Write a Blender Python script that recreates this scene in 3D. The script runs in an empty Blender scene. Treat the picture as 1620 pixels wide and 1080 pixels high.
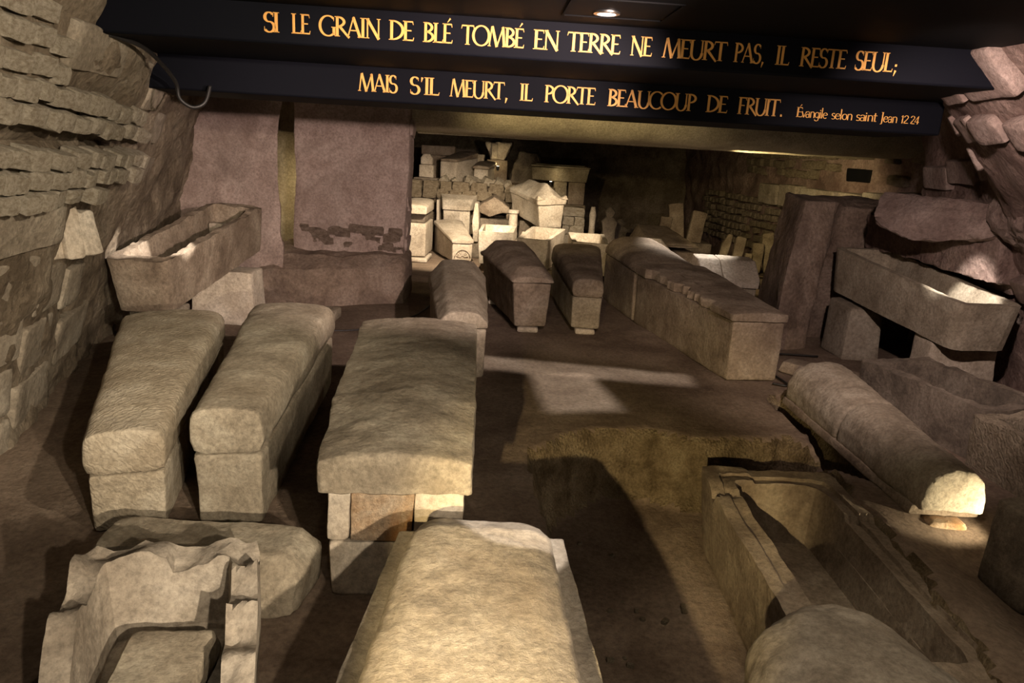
import bpy, math, random
import numpy as np
from mathutils import Vector, Matrix, noise as mn

random.seed(7)
scene = bpy.context.scene
COL = scene.collection
PI = math.pi

# ------------------------------------------------------------------ camera
cam_d = bpy.data.cameras.new('camera'); cam = bpy.data.objects.new('camera', cam_d); COL.objects.link(cam)
FPX = 1150.0
cam_d.sensor_width = 36.0; cam_d.lens = FPX / 1620.0 * 36.0
cam_d.clip_start = 0.05; cam_d.clip_end = 100
pitch = math.atan(305.0 / FPX); roll = math.atan(0.058)
fwd = Vector((0, math.cos(pitch), -math.sin(pitch))); r0 = Vector((1, 0, 0)); u0 = r0.cross(fwd)
rt = r0 * math.cos(roll) + u0 * math.sin(roll); up = u0 * math.cos(roll) - r0 * math.sin(roll)
cam.matrix_world = Matrix(((rt.x, up.x, -fwd.x, 0), (rt.y, up.y, -fwd.y, 0), (rt.z, up.z, -fwd.z, 1.75), (0, 0, 0, 1)))
scene.camera = cam

# ------------------------------------------------------------------ world, exposure
w = bpy.data.worlds.new('crypt_air'); scene.world = w; w.use_nodes = True
w.node_tree.nodes['Background'].inputs[0].default_value = (1.0, 0.80, 0.66, 1)
w.node_tree.nodes['Background'].inputs[1].default_value = 0.012
vs = scene.view_settings
vs.view_transform = 'Standard'; vs.look = 'None'; vs.gamma = 1.0; vs.exposure = 0.0; vs.use_curve_mapping = False

# ------------------------------------------------------------------ lamps of the crypt, plus added fill and wash spots
LAMP_GAIN = 4.5
def spot(name, loc, aim, power, col, angle, blend=0.3, size=0.03, square=False, rollz=0.0):
    d = bpy.data.lights.new(name, 'SPOT'); d.energy = power * LAMP_GAIN; d.color = col
    d.spot_size = math.radians(angle); d.spot_blend = blend; d.shadow_soft_size = size; d.use_square = square
    o = bpy.data.objects.new(name, d); COL.objects.link(o); o.location = loc
    q = (Vector(aim) - Vector(loc)).to_track_quat('-Z', 'Y')
    o.rotation_euler = (q.to_matrix() @ Matrix.Rotation(rollz, 3, 'Z')).to_euler()
    return o

WARM = (1.0, 0.80, 0.56); NEUT = (1.0, 0.83, 0.62); PINK = (1.0, 0.76, 0.66); YEL = (1.0, 0.76, 0.38); COOL = (1.0, 0.90, 0.80)
spot('lamp_key', (1.20, -1.10, 2.30), (-1.35, 3.5, 0.3), 82, NEUT, 54, 0.8, 0.04)
spot('lamp_ends', (1.00, -0.30, 1.50), (-1.25, 3.1, 0.32), 112, NEUT, 36, 0.7, 0.025)
spot('lamp_low', (-0.44, -0.60, 1.36), (0.78, 4.2, -0.25), 175, YEL, 28, 0.6, 0.02)
spot('lamp_wall', (0.3, 1.6, 2.25), (-2.75, 4.3, 1.3), 84, NEUT, 66, 0.8, 0.03)
spot('wash_lettering', (0.2, 0.9, 1.2), (0.2, 4.4, 2.2), 15, WARM, 70, 0.8, 0.05)  # added wash to light the gold text, no fixture
spot('lamp_pier', (1.0, 2.2, 2.05), (-2.3, 8.0, 1.3), 190, PINK, 54, 0.7, 0.03)
spot('lamp_right', (1.65, 2.9, 2.2), (3.4, 5.9, 0.7), 62, PINK, 86, 0.9, 0.04)
spot('lamp_basin', (2.75, 5.2, 1.95), (3.70, 5.88, 0.7), 95, COOL, 22, 0.5, 0.03)
spot('lamp_tub', (-1.5, 5.75, 1.92), (-3.0, 5.62, 0.72), 120, COOL, 17, 0.35, 0.02)
spot('fill_mid', (0.6, 3.2, 2.15), (0.75, 7.6, 0.5), 40, PINK, 40, 0.8, 0.03)  # added pink fill for the middle lids and floor
spot('fill_pit', (1.25, 2.3, 2.3), (1.85, 2.9, -0.3), 9, WARM, 58, 0.8, 0.03)  # added fill to lift the sunken trough's interior
spot('fill_corner', (0.9, 0.9, 2.3), (1.15, 1.85, 0.3), 20, NEUT, 44, 0.6, 0.03)  # added fill to brighten the rounded lid at bottom right
spot('lamp_front', (-0.3, 1.2, 2.3), (-0.85, 1.9, 0.2), 4.5, NEUT, 60, 0.8, 0.04)
spot('lamp_patch', (0.75, 2.0, 2.3), (0.08, 2.30, 0.5), 60, COOL, 12, 0.25, 0.015)
spot('lamp_far', (-0.6, 9.7, 1.80), (-1.05, 11.6, 0.3), 100, WARM, 74, 0.6, 0.03)
spot('lamp_far_side', (0.75, 9.6, 1.80), (0.35, 11.4, 0.5), 80, WARM, 62, 0.6, 0.03)
spot('lamp_far_right', (2.5, 9.7, 1.80), (2.1, 9.0, 0.6), 70, COOL, 50, 0.5, 0.03)
spot('wash_rear_beam', (-0.2, 5.95, 2.12), (0.55, 8.5, 2.0), 50, YEL, 64, 0.9, 0.03)  # added wash, out of view behind the lower beam, lighting the concrete beam
spot('lamp_rubble', (2.6, 9.2, 1.75), (4.4, 11.2, 0.9), 26, YEL, 105, 0.8, 0.04)
spot('lamp_terrace', (-0.2, 10.4, 1.8), (-1.2, 13.8, 1.2), 12, WARM, 50, 0.7, 0.03)

# ------------------------------------------------------------------ materials
def stone(name, dark, mid, light, scale=3.0, bump=0.35, stain=None, marks=None, rough=0.92, fine=1.0, stain_amt=0.5, pits=0.3):
    m = bpy.data.materials.new(name); m.use_nodes = True
    nt = m.node_tree; N = nt.nodes; L = nt.links
    b = N['Principled BSDF']; b.inputs['Roughness'].default_value = rough
    b.inputs['Specular IOR Level'].default_value = 0.2
    tc = N.new('ShaderNodeTexCoord'); oi = N.new('ShaderNodeObjectInfo')
    mul = N.new('ShaderNodeMath'); mul.operation = 'MULTIPLY'; mul.inputs[1].default_value = 37.0
    L.new(oi.outputs['Random'], mul.inputs[0])
    add = N.new('ShaderNodeVectorMath'); add.operation = 'ADD'
    L.new(tc.outputs['Object'], add.inputs[0]); L.new(mul.outputs[0], add.inputs[1])
    def nz(s, det=6, rgh=0.6, dist=0.0):
        n = N.new('ShaderNodeTexNoise'); n.inputs['Scale'].default_value = s; n.inputs['Detail'].default_value = det
        n.inputs['Roughness'].default_value = rgh; n.inputs['Distortion'].default_value = dist
        L.new(add.outputs[0], n.inputs['Vector']); return n
    n1 = nz(scale, 8, 0.68, 0.3); n2 = nz(scale * 14 * fine, 6, 0.75)
    ramp = N.new('ShaderNodeValToRGB'); e = ramp.color_ramp.elements
    e[0].position = 0.36; e[0].color = (*dark, 1); e[1].position = 0.66; e[1].color = (*light, 1)
    em = ramp.color_ramp.elements.new(0.5); em.color = (*mid, 1)
    L.new(n1.outputs['Fac'], ramp.inputs[0])
    sp = N.new('ShaderNodeMapRange'); sp.inputs[1].default_value = 0.35; sp.inputs[2].default_value = 0.62
    sp.inputs[3].default_value = 0.58; sp.inputs[4].default_value = 1.14
    L.new(n2.outputs['Fac'], sp.inputs[0])
    mx = N.new('ShaderNodeMix'); mx.data_type = 'RGBA'; mx.blend_type = 'MULTIPLY'; mx.inputs[0].default_value = 0.85
    L.new(ramp.outputs[0], mx.inputs[6]); L.new(sp.outputs[0], mx.inputs[7])
    out = mx.outputs[2]
    if stain is not None:
        n3 = nz(scale * 0.55, 5, 0.65, 0.6)
        sr = N.new('ShaderNodeMapRange'); sr.inputs[1].default_value = 0.50; sr.inputs[2].default_value = 0.66
        sr.inputs[3].default_value = 0.0; sr.inputs[4].default_value = stain_amt
        L.new(n3.outputs['Fac'], sr.inputs[0])
        m2 = N.new('ShaderNodeMix'); m2.data_type = 'RGBA'; m2.inputs[7].default_value = (*stain, 1)
        L.new(sr.outputs[0], m2.inputs[0]); L.new(out, m2.inputs[6]); out = m2.outputs[2]
    L.new(out, b.inputs['Base Color'])
    # relief
    vo = N.new('ShaderNodeTexVoronoi'); vo.inputs['Scale'].default_value = scale * 9
    L.new(add.outputs[0], vo.inputs['Vector'])
    h1 = N.new('ShaderNodeMath'); h1.operation = 'MULTIPLY_ADD'; h1.inputs[1].default_value = pits
    L.new(vo.outputs['Distance'], h1.inputs[0]); L.new(n2.outputs['Fac'], h1.inputs[2])
    h2 = N.new('ShaderNodeMath'); h2.operation = 'ADD'; L.new(h1.outputs[0], h2.inputs[0]); L.new(n1.outputs['Fac'], h2.inputs[1])
    hout = h2.outputs[0]
    if marks:
        ang, sc, amt = marks
        mp = N.new('ShaderNodeMapping'); mp.inputs['Rotation'].default_value = ang
        L.new(add.outputs[0], mp.inputs[0])
        wv = N.new('ShaderNodeTexWave'); wv.inputs['Scale'].default_value = sc; wv.inputs['Distortion'].default_value = 9.0
        wv.inputs['Detail'].default_value = 3.0; wv.inputs['Detail Scale'].default_value = 2.2
        L.new(mp.outputs[0], wv.inputs['Vector'])
        h3 = N.new('ShaderNodeMath'); h3.operation = 'MULTIPLY_ADD'; h3.inputs[1].default_value = amt
        L.new(wv.outputs['Fac'], h3.inputs[0]); L.new(hout, h3.inputs[2]); hout = h3.outputs[0]
    bp = N.new('ShaderNodeBump'); bp.inputs['Strength'].default_value = min(1.0, bump * 1.6); bp.inputs['Distance'].default_value = 0.026
    L.new(hout, bp.inputs['Height']); L.new(bp.outputs[0], b.inputs['Normal'])
    return m

def plain(name, col, rough=0.6, metal=0.0, emit=None):
    m = bpy.data.materials.new(name); m.use_nodes = True
    b = m.node_tree.nodes['Principled BSDF']; b.inputs['Base Color'].default_value = (*col, 1)
    b.inputs['Roughness'].default_value = rough; b.inputs['Metallic'].default_value = metal
    nz = m.node_tree.nodes.new('ShaderNodeTexNoise'); nz.inputs['Scale'].default_value = 60
    bp = m.node_tree.nodes.new('ShaderNodeBump'); bp.inputs['Strength'].default_value = 0.08; bp.inputs['Distance'].default_value = 0.01
    m.node_tree.links.new(nz.outputs['Fac'], bp.inputs['Height']); m.node_tree.links.new(bp.outputs[0], b.inputs['Normal'])
    if emit:
        b.inputs['Emission Color'].default_value = (*emit[0], 1); b.inputs['Emission Strength'].default_value = emit[1]
    return m

M = {}
M['lime'] = stone('limestone_grey_beige', (.25, .21, .155), (.36, .31, .235), (.47, .42, .33), 3.2, .24, (.20, .16, .11), stain_amt=.35)
M['lime_tool'] = stone('limestone_tooled', (.30, .25, .18), (.42, .36, .27), (.54, .48, .38), 3.0, .24, (.27, .21, .14), ((.3, .6, .75), 14, .34), stain_amt=.3)
M['lime_pale'] = stone('limestone_pale', (.39, .335, .265), (.52, .455, .37), (.64, .58, .49), 2.8, .22, (.36, .28, .19), stain_amt=.35)
M['lime_mid'] = stone('limestone_mid', (.25, .21, .165), (.345, .298, .24), (.44, .39, .325), 2.8, .24, (.25, .195, .14), stain_amt=.4)
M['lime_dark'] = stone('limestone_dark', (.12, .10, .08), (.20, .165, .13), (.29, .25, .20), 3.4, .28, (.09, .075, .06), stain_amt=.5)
M['lime_brown'] = stone('limestone_brown', (.17, .13, .095), (.27, .215, .16), (.37, .31, .24), 3.0, .28, (.12, .085, .06), stain_amt=.5)
M['lime_mark'] = stone('limestone_chiselled', (.20, .16, .11), (.31, .26, .19), (.42, .36, .27), 3.0, .5, None, ((.4, .2, .9), 13, .28))
M['rust'] = stone('limestone_rust_stained', (.34, .20, .10), (.46, .32, .20), (.52, .42, .31), 4.0, .45, (.33, .13, .03), stain_amt=.95)
M['rubble'] = stone('rubble_stone', (.36, .30, .22), (.53, .465, .365), (.68, .62, .51), 5.0, .5, (.26, .20, .13), stain_amt=.45)
M['rubble_dark'] = stone('rubble_stone_brown', (.19, .15, .10), (.29, .235, .165), (.40, .34, .25), 5.0, .5, (.13, .10, .07), stain_amt=.45)
M['mortar'] = stone('earthy_mortar', (.13, .10, .07), (.225, .18, .13), (.32, .27, .205), 2.2, .55, (.10, .075, .05), stain_amt=.55, pits=.6)
M['mortar_red'] = stone('reddish_mortar', (.16, .105, .09), (.25, .175, .15), (.35, .265, .23), 2.2, .55, (.10, .065, .055), stain_amt=.55, pits=.6)
M['plaster'] = stone('pinkish_old_plaster', (.30, .225, .195), (.40, .31, .275), (.47, .38, .34), 2.0, .25, (.17, .12, .10), stain_amt=.62, fine=1.4)
M['plaster_dirty'] = stone('dirty_plaster', (.18, .13, .10), (.28, .21, .165), (.38, .30, .245), 2.4, .5, (.11, .08, .065), stain_amt=.6, pits=.5)
M['block'] = stone('wall_block', (.22, .185, .14), (.32, .275, .215), (.41, .365, .295), 2.4, .35, (.16, .125, .09), stain_amt=.4)
M['block_red'] = stone('wall_block_reddish', (.22, .155, .135), (.31, .235, .205), (.42, .335, .30), 2.4, .45, (.13, .09, .08), stain_amt=.5)
M['earth'] = stone('beaten_earth', (.14, .10, .073), (.212, .158, .118), (.285, .222, .17), 1.5, .35, (.10, .068, .048), stain_amt=.5, fine=1.6)
M['soil'] = stone('clay_soil_bank', (.15, .108, .06), (.285, .215, .13), (.41, .33, .215), 6.0, .9, (.12, .09, .05), stain_amt=.5, pits=.8)
M['wood'] = stone('dark_wood', (.05, .035, .025), (.09, .065, .045), (.13, .10, .07), 3.0, .3)
M['navy'] = plain('navy_paint', (.0026, .0031, .0062), .75)
M['navy'].node_tree.nodes['Principled BSDF'].inputs['Specular IOR Level'].default_value = .12
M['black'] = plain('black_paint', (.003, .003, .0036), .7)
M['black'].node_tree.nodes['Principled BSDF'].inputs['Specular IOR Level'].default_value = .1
M['concrete'] = stone('raw_concrete_soffit', (.38, .33, .24), (.50, .44, .32), (.60, .53, .40), 2.0, .5, None, pits=.5, fine=2.0)
M['gold'] = plain('gold_lettering', (.78, .40, .10), .6)
M['cable'] = plain('black_rubber', (.012, .011, .011), .5)
M['lampglow'] = plain('lamp_lens', (.9, .9, .9), .3, 0, ((1, .95, .9), 6.0))
M['chrome'] = plain('lamp_ring', (.5, .5, .5), .3, 1.0)

# ------------------------------------------------------------------ mesh helpers
def new_obj(name, me, mat, parent=None):
    o = bpy.data.objects.new(name, me); COL.objects.link(o)
    if mat is not None and not me.materials: me.materials.append(M[mat] if isinstance(mat, str) else mat)
    if parent is not None: o.parent = parent
    return o

def tag(o, label=None, cat=None, group=None, kind=None):
    if label: o['label'] = label
    if cat: o['category'] = cat
    if group: o['group'] = group
    if kind: o['kind'] = kind
    return o

def thing(name, label, cat, loc, rz=0.0, group=None, rx=0.0, ry=0.0):
    o = bpy.data.objects.new(name, None); COL.objects.link(o); o.location = loc
    o.rotation_euler = (rx, ry, rz); o.empty_display_size = 0.2
    return tag(o, label, cat, group)

def displace(V, F, amp, freq, seed, fine_amp=0.0):
    V = np.asarray(V, float)
    nrm = np.zeros_like(V)
    quads = np.array([f for f in F if len(f) == 4]); tris = np.array([f for f in F if len(f) == 3])
    for A in (quads, tris):
        if len(A) == 0: continue
        p = V[A]; n = np.cross(p[:, 1] - p[:, 0], p[:, 2] - p[:, 0])
        if A.shape[1] == 4: n = n + np.cross(p[:, 2] - p[:, 0], p[:, 3] - p[:, 0])
        for k in range(A.shape[1]): np.add.at(nrm, A[:, k], n)
    nrm /= (np.linalg.norm(nrm, axis=1, keepdims=True) + 1e-9)
    off = Vector((seed * 3.17, seed * 1.71, seed * 2.39))
    d = np.empty(len(V))
    for i, v in enumerate(V):
        q = Vector(v) * freq + off
        x = mn.fractal(q, 0.9, 2.1, 3) * amp
        if fine_amp: x += fine_amp * (mn.noise(q * 5.3) + 0.5 * mn.noise(q * 11.0)) - fine_amp * 1.2 * max(0.0, mn.noise(q * 2.7) - 0.35)
        d[i] = x
    return V + nrm * d[:, None]

def mesh_from(name, V, F, sharp=38):
    me = bpy.data.meshes.new(name); me.from_pydata([tuple(v) for v in V], [], F); me.update()
    me.polygons.foreach_set('use_smooth', [True] * len(me.polygons))
    if sharp: me.set_sharp_from_angle(angle=math.radians(sharp))
    me.update(); return me

def round_poly(P, r):
    P = np.asarray(P, float); K = len(P); out = []
    for i in range(K):
        a, b, c = P[i - 1], P[i], P[(i + 1) % K]
        la, lc = np.linalg.norm(a - b), np.linalg.norm(c - b)
        ra = min(r, la * 0.45); rc = min(r, lc * 0.45)
        p0 = b + (a - b) / (la + 1e-9) * ra; p2 = b + (c - b) / (lc + 1e-9) * rc
        for t in (0, .5, 1): out.append((1 - t) ** 2 * p0 + 2 * t * (1 - t) * b + t * t * p2)
    return np.array(out)

def loft(name, polys, mat, parent=None, res=0.04, r=0.02, amp=0.008, freq=3.0, seed=0, fine=0.003, bev=0.015, caps=(True, True), sharp=38, post=None, loc=None):
    """polys: corner polygons (equal count) from one end to the other; skinned, capped, roughened."""
    R = [round_poly(p, r) for p in polys]
    K = len(R[0]); cnt = []
    for k in range(K):
        d = max(np.linalg.norm(q[(k + 1) % K] - q[k]) for q in R); cnt.append(max(1, int(math.ceil(d / res))))
    rings = []
    for q in R:
        pts = []
        for k in range(K):
            for s in range(cnt[k]):
                pts.append(q[k] + (q[(k + 1) % K] - q[k]) * s / cnt[k])
        rings.append(np.array(pts))
    def inset(q, e):
        c = q.mean(0); rad = np.linalg.norm(q - c, axis=1).mean(); return c + (q - c) * max(0.1, 1 - e / rad)
    if bev > 0:
        if caps[0]:
            ax = rings[1].mean(0) - rings[0].mean(0); ax = ax / (np.linalg.norm(ax) + 1e-9); q = rings[0]
            rings = [inset(q, bev), inset(q, bev * .3) + ax * bev * .35, q + ax * bev] + rings[1:]
        if caps[1]:
            ax = rings[-2].mean(0) - rings[-1].mean(0); ax = ax / (np.linalg.norm(ax) + 1e-9); q = rings[-1]
            rings = rings[:-1] + [q + ax * bev, inset(q, bev * .3) + ax * bev * .35, inset(q, bev)]
    full = [rings[0]]
    for a, b in zip(rings[:-1], rings[1:]):
        d = np.linalg.norm(b - a, axis=1).max(); n = max(1, int(math.ceil(d / res)))
        for s in range(1, n + 1): full.append(a + (b - a) * s / n)
    n = len(full[0]); V = [v for q in full for v in q]; F = []
    for i in range(len(full) - 1):
        for k in range(n):
            k2 = (k + 1) % n
            F.append((i * n + k, i * n + k2, (i + 1) * n + k2, (i + 1) * n + k))
    for end in (0, 1):
        if not caps[end]: continue
        base = 0 if end == 0 else (len(full) - 1) * n; q = full[0] if end == 0 else full[-1]
        c = q.mean(0); rad = np.linalg.norm(q - c, axis=1).min(); m = max(1, int(math.ceil(np.linalg.norm(q - c, axis=1).mean() / (res * 1.2))))
        prev = [base + k for k in range(n)]
        for s in range(1, m):
            st = len(V); V.extend(list(c + (q - c) * (1 - s / m))); cur = [st + k for k in range(n)]
            for k in range(n):
                k2 = (k + 1) % n
                f = (prev[k], cur[k], cur[k2], prev[k2]); F.append(f if end == 0 else f[::-1])
            prev = cur
        st = len(V); V.append(c)
        for k in range(n):
            f = (prev[k], st, prev[(k + 1) % n]); F.append(f if end == 0 else f[::-1])
    V = np.array(V)
    # orient outwards
    p = np.array([[V[f[0]], V[f[1]], V[f[2]]] for f in F]); vol = np.einsum('ij,ij->i', p[:, 0], np.cross(p[:, 1], p[:, 2])).sum()
    for f in F:
        if len(f) == 4: vol += np.dot(V[f[0]], np.cross(V[f[2]], V[f[3]]))
    if vol < 0: F = [f[::-1] for f in F]
    if amp or fine: V = displace(V, F, amp, freq, seed, fine)
    if post is not None: V = np.array([post(v) for v in V])
    o = new_obj(name, mesh_from(name, V, F, sharp), mat, parent)
    if loc is not None: o.location = loc
    return o

def sec(y, pts): return [(x, y, z) for x, z in pts]           # cross section across the long axis
def rect_sec(y, wb, wt, z0, z1): return sec(y, [(-wb / 2, z0), (wb / 2, z0), (wt / 2, z1), (-wt / 2, z1)])
LIDS = {   # half profiles as (fraction of half width, fraction of height)
    'round': [(1, 0), (1, .66), (.90, .91), (.58, 1), (0, 1.03)],
    'barrel': [(1, 0), (.97, .38), (.80, .72), (.46, .94), (0, 1)],
    'bevel': [(1, 0), (1, .32), (.55, .96), (.28, 1), (0, 1)],
    'slab': [(1, 0), (1, .80), (.62, .92), (.3, .98), (0, 1)],
    'gable': [(1, 0), (1, .3), (.66, .54), (.33, .77), (0, 1)],
    'flat': [(1, 0), (1, .8), (.8, .95), (.4, 1), (0, 1)],
}
def lid_sec(y, wd, z0, h, kind, sx=0.0):
    p = LIDS[kind]; L = [(wd / 2 * a + sx, z0 + h * b) for a, b in p]; Rr = [(-wd / 2 * a + sx, z0 + h * b) for a, b in p[:-1]]
    return sec(y, L + Rr[::-1])
def box_poly(x0, x1, y0, y1, z): return [(x0, y0, z), (x1, y0, z), (x1, y1, z), (x0, y1, z)]
def block(name, x0, x1, y0, y1, z0, z1, mat, parent=None, taper=0.0, **k):
    k.setdefault('res', .06); k.setdefault('r', .02)
    c = [(x0 + x1) / 2, (y0 + y1) / 2]
    a = box_poly(x0, x1, y0, y1, z0)
    b = [(c[0] + (p[0] - c[0]) * (1 - taper), c[1] + (p[1] - c[1]) * (1 - taper), z1) for p in a]
    return loft(name, [a, b], mat, parent, **k)

def axis_frame(foot, head):
    dx, dy = head[0] - foot[0], head[1] - foot[1]
    return math.hypot(dx, dy), math.atan2(-dx, dy)

def sarcophagus(name, label, foot, head, base, wf, wh, tf, th, lid, lf, lh, group=None, mat='lime', lmat=None, over=.02, res=.035, seed=1, taper=.06, amp=.008, hip=0.0, trough_solid=True, lname='lid', lr=.03, lover=0.015, dip=None, rise=0.0):
    """foot/head: (x,y) on the ground; tf/th trough height at foot/head; lf/lh lid height."""
    L, rz = axis_frame(foot, head)
    t = thing(name, label, 'sarcophagus', (foot[0], foot[1], base), rz, group)
    loft('trough', [rect_sec(0, wf * (1 - taper), wf, 0, tf), rect_sec(L * .5, (wf + wh) / 2 * (1 - taper), (wf + wh) / 2, 0, (tf + th) / 2), rect_sec(L, wh * (1 - taper), wh, rise, th)],
         mat, t, res=res, r=.02, amp=amp, freq=2.6, seed=seed, fine=.0025)
    if lid:
        a = lid_sec(-lover, wf + over, tf + .004, lf, lid); b = lid_sec(L + lover, wh + over, th + .004, lh, lid)
        S = [a]
        if hip:
            h0 = lid_sec(-lover, wf + over, tf + .004, lf * .45, lid)
            S = [h0, lid_sec(hip, wf + over + (wh - wf) * hip / L, tf + .004, lf, lid)]
        mid = lid_sec(L * .5, (wf + wh) / 2 + over, (tf + th) / 2 + .004, (lf + lh) / 2, lid)
        S.append(mid)
        if hip: S += [lid_sec(L - hip, wh + over - (wh - wf) * hip / L, th + .004, lh, lid), lid_sec(L + lover, wh + over, th + .004, lh * .5, lid)]
        else: S.append(b)
        loft(lname, S, lmat or mat, t, res=res, r=lr, amp=amp * 1.2, freq=2.4, seed=seed + 5, fine=.003, post=dip)
    return t

def tub(name, parent, outer_b, outer_t, inner_t, inner_b, mat, res=.04, r=.05, seed=2, amp=.008, post=None, fine=.003, ledge=None):
    P = [outer_b, outer_t] + ([ledge[0], ledge[1]] if ledge else []) + [inner_t, inner_b]
    return loft(name, P, mat, parent, res=res, r=r, amp=amp, freq=2.6, seed=seed, fine=fine, bev=0, post=post, sharp=42)

def trap(wf, wh, y0, y1, zf, zh): return [(-wf / 2, y0, zf), (wf / 2, y0, zf), (wh / 2, y1, zh), (-wh / 2, y1, zh)]

def tube(name, pts, rad, mat, parent=None, n=8):
    pts = [Vector(p) for p in pts]; V = []; F = []
    for i, p in enumerate(pts):
        t = (pts[min(i + 1, len(pts) - 1)] - pts[max(i - 1, 0)]).normalized()
        s = t.cross(Vector((0, 0, 1))); s = s.normalized() if s.length > 1e-3 else Vector((1, 0, 0)); u = s.cross(t)
        for k in range(n):
            a = 2 * PI * k / n; V.append(tuple(p + (s * math.cos(a) + u * math.sin(a)) * rad))
    for i in range(len(pts) - 1):
        for k in range(n):
            F.append((i * n + k, i * n + (k + 1) % n, (i + 1) * n + (k + 1) % n, (i + 1) * n + k))
    F.append(tuple(range(n))[::-1]); F.append(tuple(range((len(pts) - 1) * n, len(pts) * n)))
    return new_obj(name, mesh_from(name, V, F, 0), mat, parent)

def smooth_path(P, n=8):
    P = [Vector(p) for p in P]; out = []
    for i in range(len(P) - 1):
        a, b, c, d = P[max(i - 1, 0)], P[i], P[i + 1], P[min(i + 2, len(P) - 1)]
        for s in range(n):
            t = s / n
            out.append(0.5 * ((2 * b) + (c - a) * t + (2 * a - 5 * b + 4 * c - d) * t * t + (3 * b - a - 3 * c + d) * t ** 3))
    out.append(P[-1]); return out

def lathe(name, prof, mat, parent=None, n=20, loc=(0, 0, 0)):
    V = []; F = []
    for (r, z) in prof:
        for k in range(n): V.append((r * math.cos(2 * PI * k / n), r * math.sin(2 * PI * k / n), z))
    for i in range(len(prof) - 1):
        for k in range(n): F.append((i * n + k, i * n + (k + 1) % n, (i + 1) * n + (k + 1) % n, (i + 1) * n + k))
    F.append(tuple(range(n))[::-1]); F.append(tuple(range((len(prof) - 1) * n, len(prof) * n)))
    o = new_obj(name, mesh_from(name, V, F, 35), mat, parent); o.location = loc; return o

# rubble stones: a few shared meshes, unit size
def make_stone_mesh(seed, div=3):
    V = []; F = []; idx = {}
    def vid(p):
        k = tuple(round(c, 5) for c in p)
        if k not in idx: idx[k] = len(V); V.append(p)
        return idx[k]
    for ax in range(3):
        for sg in (-1, 1):
            for i in range(div):
                for j in range(div):
                    q = []
                    for (a, b) in ((i, j), (i + 1, j), (i + 1, j + 1), (i, j + 1)):
                        p = [0, 0, 0]; p[ax] = sg; p[(ax + 1) % 3] = 2 * a / div - 1; p[(ax + 2) % 3] = 2 * b / div - 1
                        q.append(vid(tuple(p)))
                    F.append(tuple(q) if sg > 0 else tuple(q[::-1]))
    out = []
    for v in V:
        v = Vector(v); s = v.normalized() * 1.25; q = v * 0.60 + s * 0.40
        nn = mn.noise_vector(v * 0.9 + Vector((seed * 7.1, seed * 3.3, seed)))
        out.append(tuple((q + nn * 0.22) * 0.5))
    return mesh_from('stone', out, F, 48)
STONES = [make_stone_mesh(i + 1) for i in range(9)]
STONES_B = []
for me in STONES:
    c = me.copy(); STONES_B.append(c)
def stone_obj(parent, loc, size, rot=(0, 0, 0), mat='rubble', name='stone'):
    pool = {'rubble': STONES}.get(mat)
    if pool is None:
        pool = _pools.setdefault(mat, [m_.copy() for m_ in STONES_B])
    me = random.choice(pool)
    if not me.materials: me.materials.append(M[mat])
    o = bpy.data.objects.new(name, me); COL.objects.link(o); o.location = loc; o.scale = size; o.rotation_euler = rot
    if parent is not None: o.parent = parent
    return o
_pools = {}

# ------------------------------------------------------------------ the setting: floor with its excavated pit
def seg_dist(px, py, poly):
    inside = False; best = 1e9; n = len(poly)
    for i in range(n):
        x0, y0 = poly[i]; x1, y1 = poly[(i + 1) % n]
        dx, dy = x1 - x0, y1 - y0; t = max(0, min(1, ((px - x0) * dx + (py - y0) * dy) / (dx * dx + dy * dy)))
        best = min(best, math.hypot(px - x0 - t * dx, py - y0 - t * dy))
        if (y0 > py) != (y1 > py) and px < (x1 - x0) * (py - y0) / (y1 - y0) + x0: inside = not inside
    return best if inside else -best
PIT = [(.30, 1.0), (.27, 2.5), (.16, 3.3), (.14, 4.10), (.40, 4.44), (.84, 4.58), (1.20, 4.44), (1.55, 4.50), (1.90, 4.60), (2.02, 4.24), (1.98, 3.9), (1.90, 2.4), (1.7, 1.0)]
TRENCH = [(1.95, 4.1), (2.02, 4.6), (1.97, 5.3), (2.14, 5.5), (2.26, 4.7), (2.20, 3.9)]
def floor_z(x, y):
    z = 0.018 * mn.fractal(Vector((x * .9, y * .9, 3.0)), .9, 2.0, 3)
    if 0 < x < 2.6 and y < 5.8:
        nz = .05 * mn.fractal(Vector((x * 3.5, y * 3.5, 1.0)), .9, 2.0, 3)
        d = seg_dist(x, y, PIT) + nz
        s = max(0, min(1, d / .17)); s = s * s * (3 - 2 * s); z -= s * (.50 - .06 * max(0, y - 3.6))
        d = seg_dist(x, y, TRENCH) + nz * .6
        s = max(0, min(1, d / .08)); z = min(z, z * (1 - s) - s * .28)
    if x > 2.0 and y < 3.6: z -= .10 * min(1, (x - 2.0) / .3) * min(1, (3.6 - y) / .5)
    return z
xs = list(np.arange(-4.2, -.05, .09)) + list(np.arange(-.05, 2.4, .03)) + list(np.arange(2.4, 5.4, .09))
ys = list(np.arange(-.3, 2.0, .06)) + list(np.arange(2.0, 5.0, .03)) + list(np.arange(5.0, 7.5, .07)) + list(np.arange(7.5, 17.6, .2))
V = [(x, y, floor_z(x, y)) for y in ys for x in xs]; nx = len(xs)
F = [(j * nx + i, j * nx + i + 1, (j + 1) * nx + i + 1, (j + 1) * nx + i) for j in range(len(ys) - 1) for i in range(nx - 1)]
me = mesh_from('floor', V, F, 60); me.materials.append(M['earth']); me.materials.append(M['soil'])
for p in me.polygons:
    c = p.center
    if p.normal.z < .72 and c.y < 5.4 and c.x > 0: p.material_index = 1
floor = new_obj('floor', me, None); tag(floor, 'brown beaten earth floor with an excavated pit', kind='structure')
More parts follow.
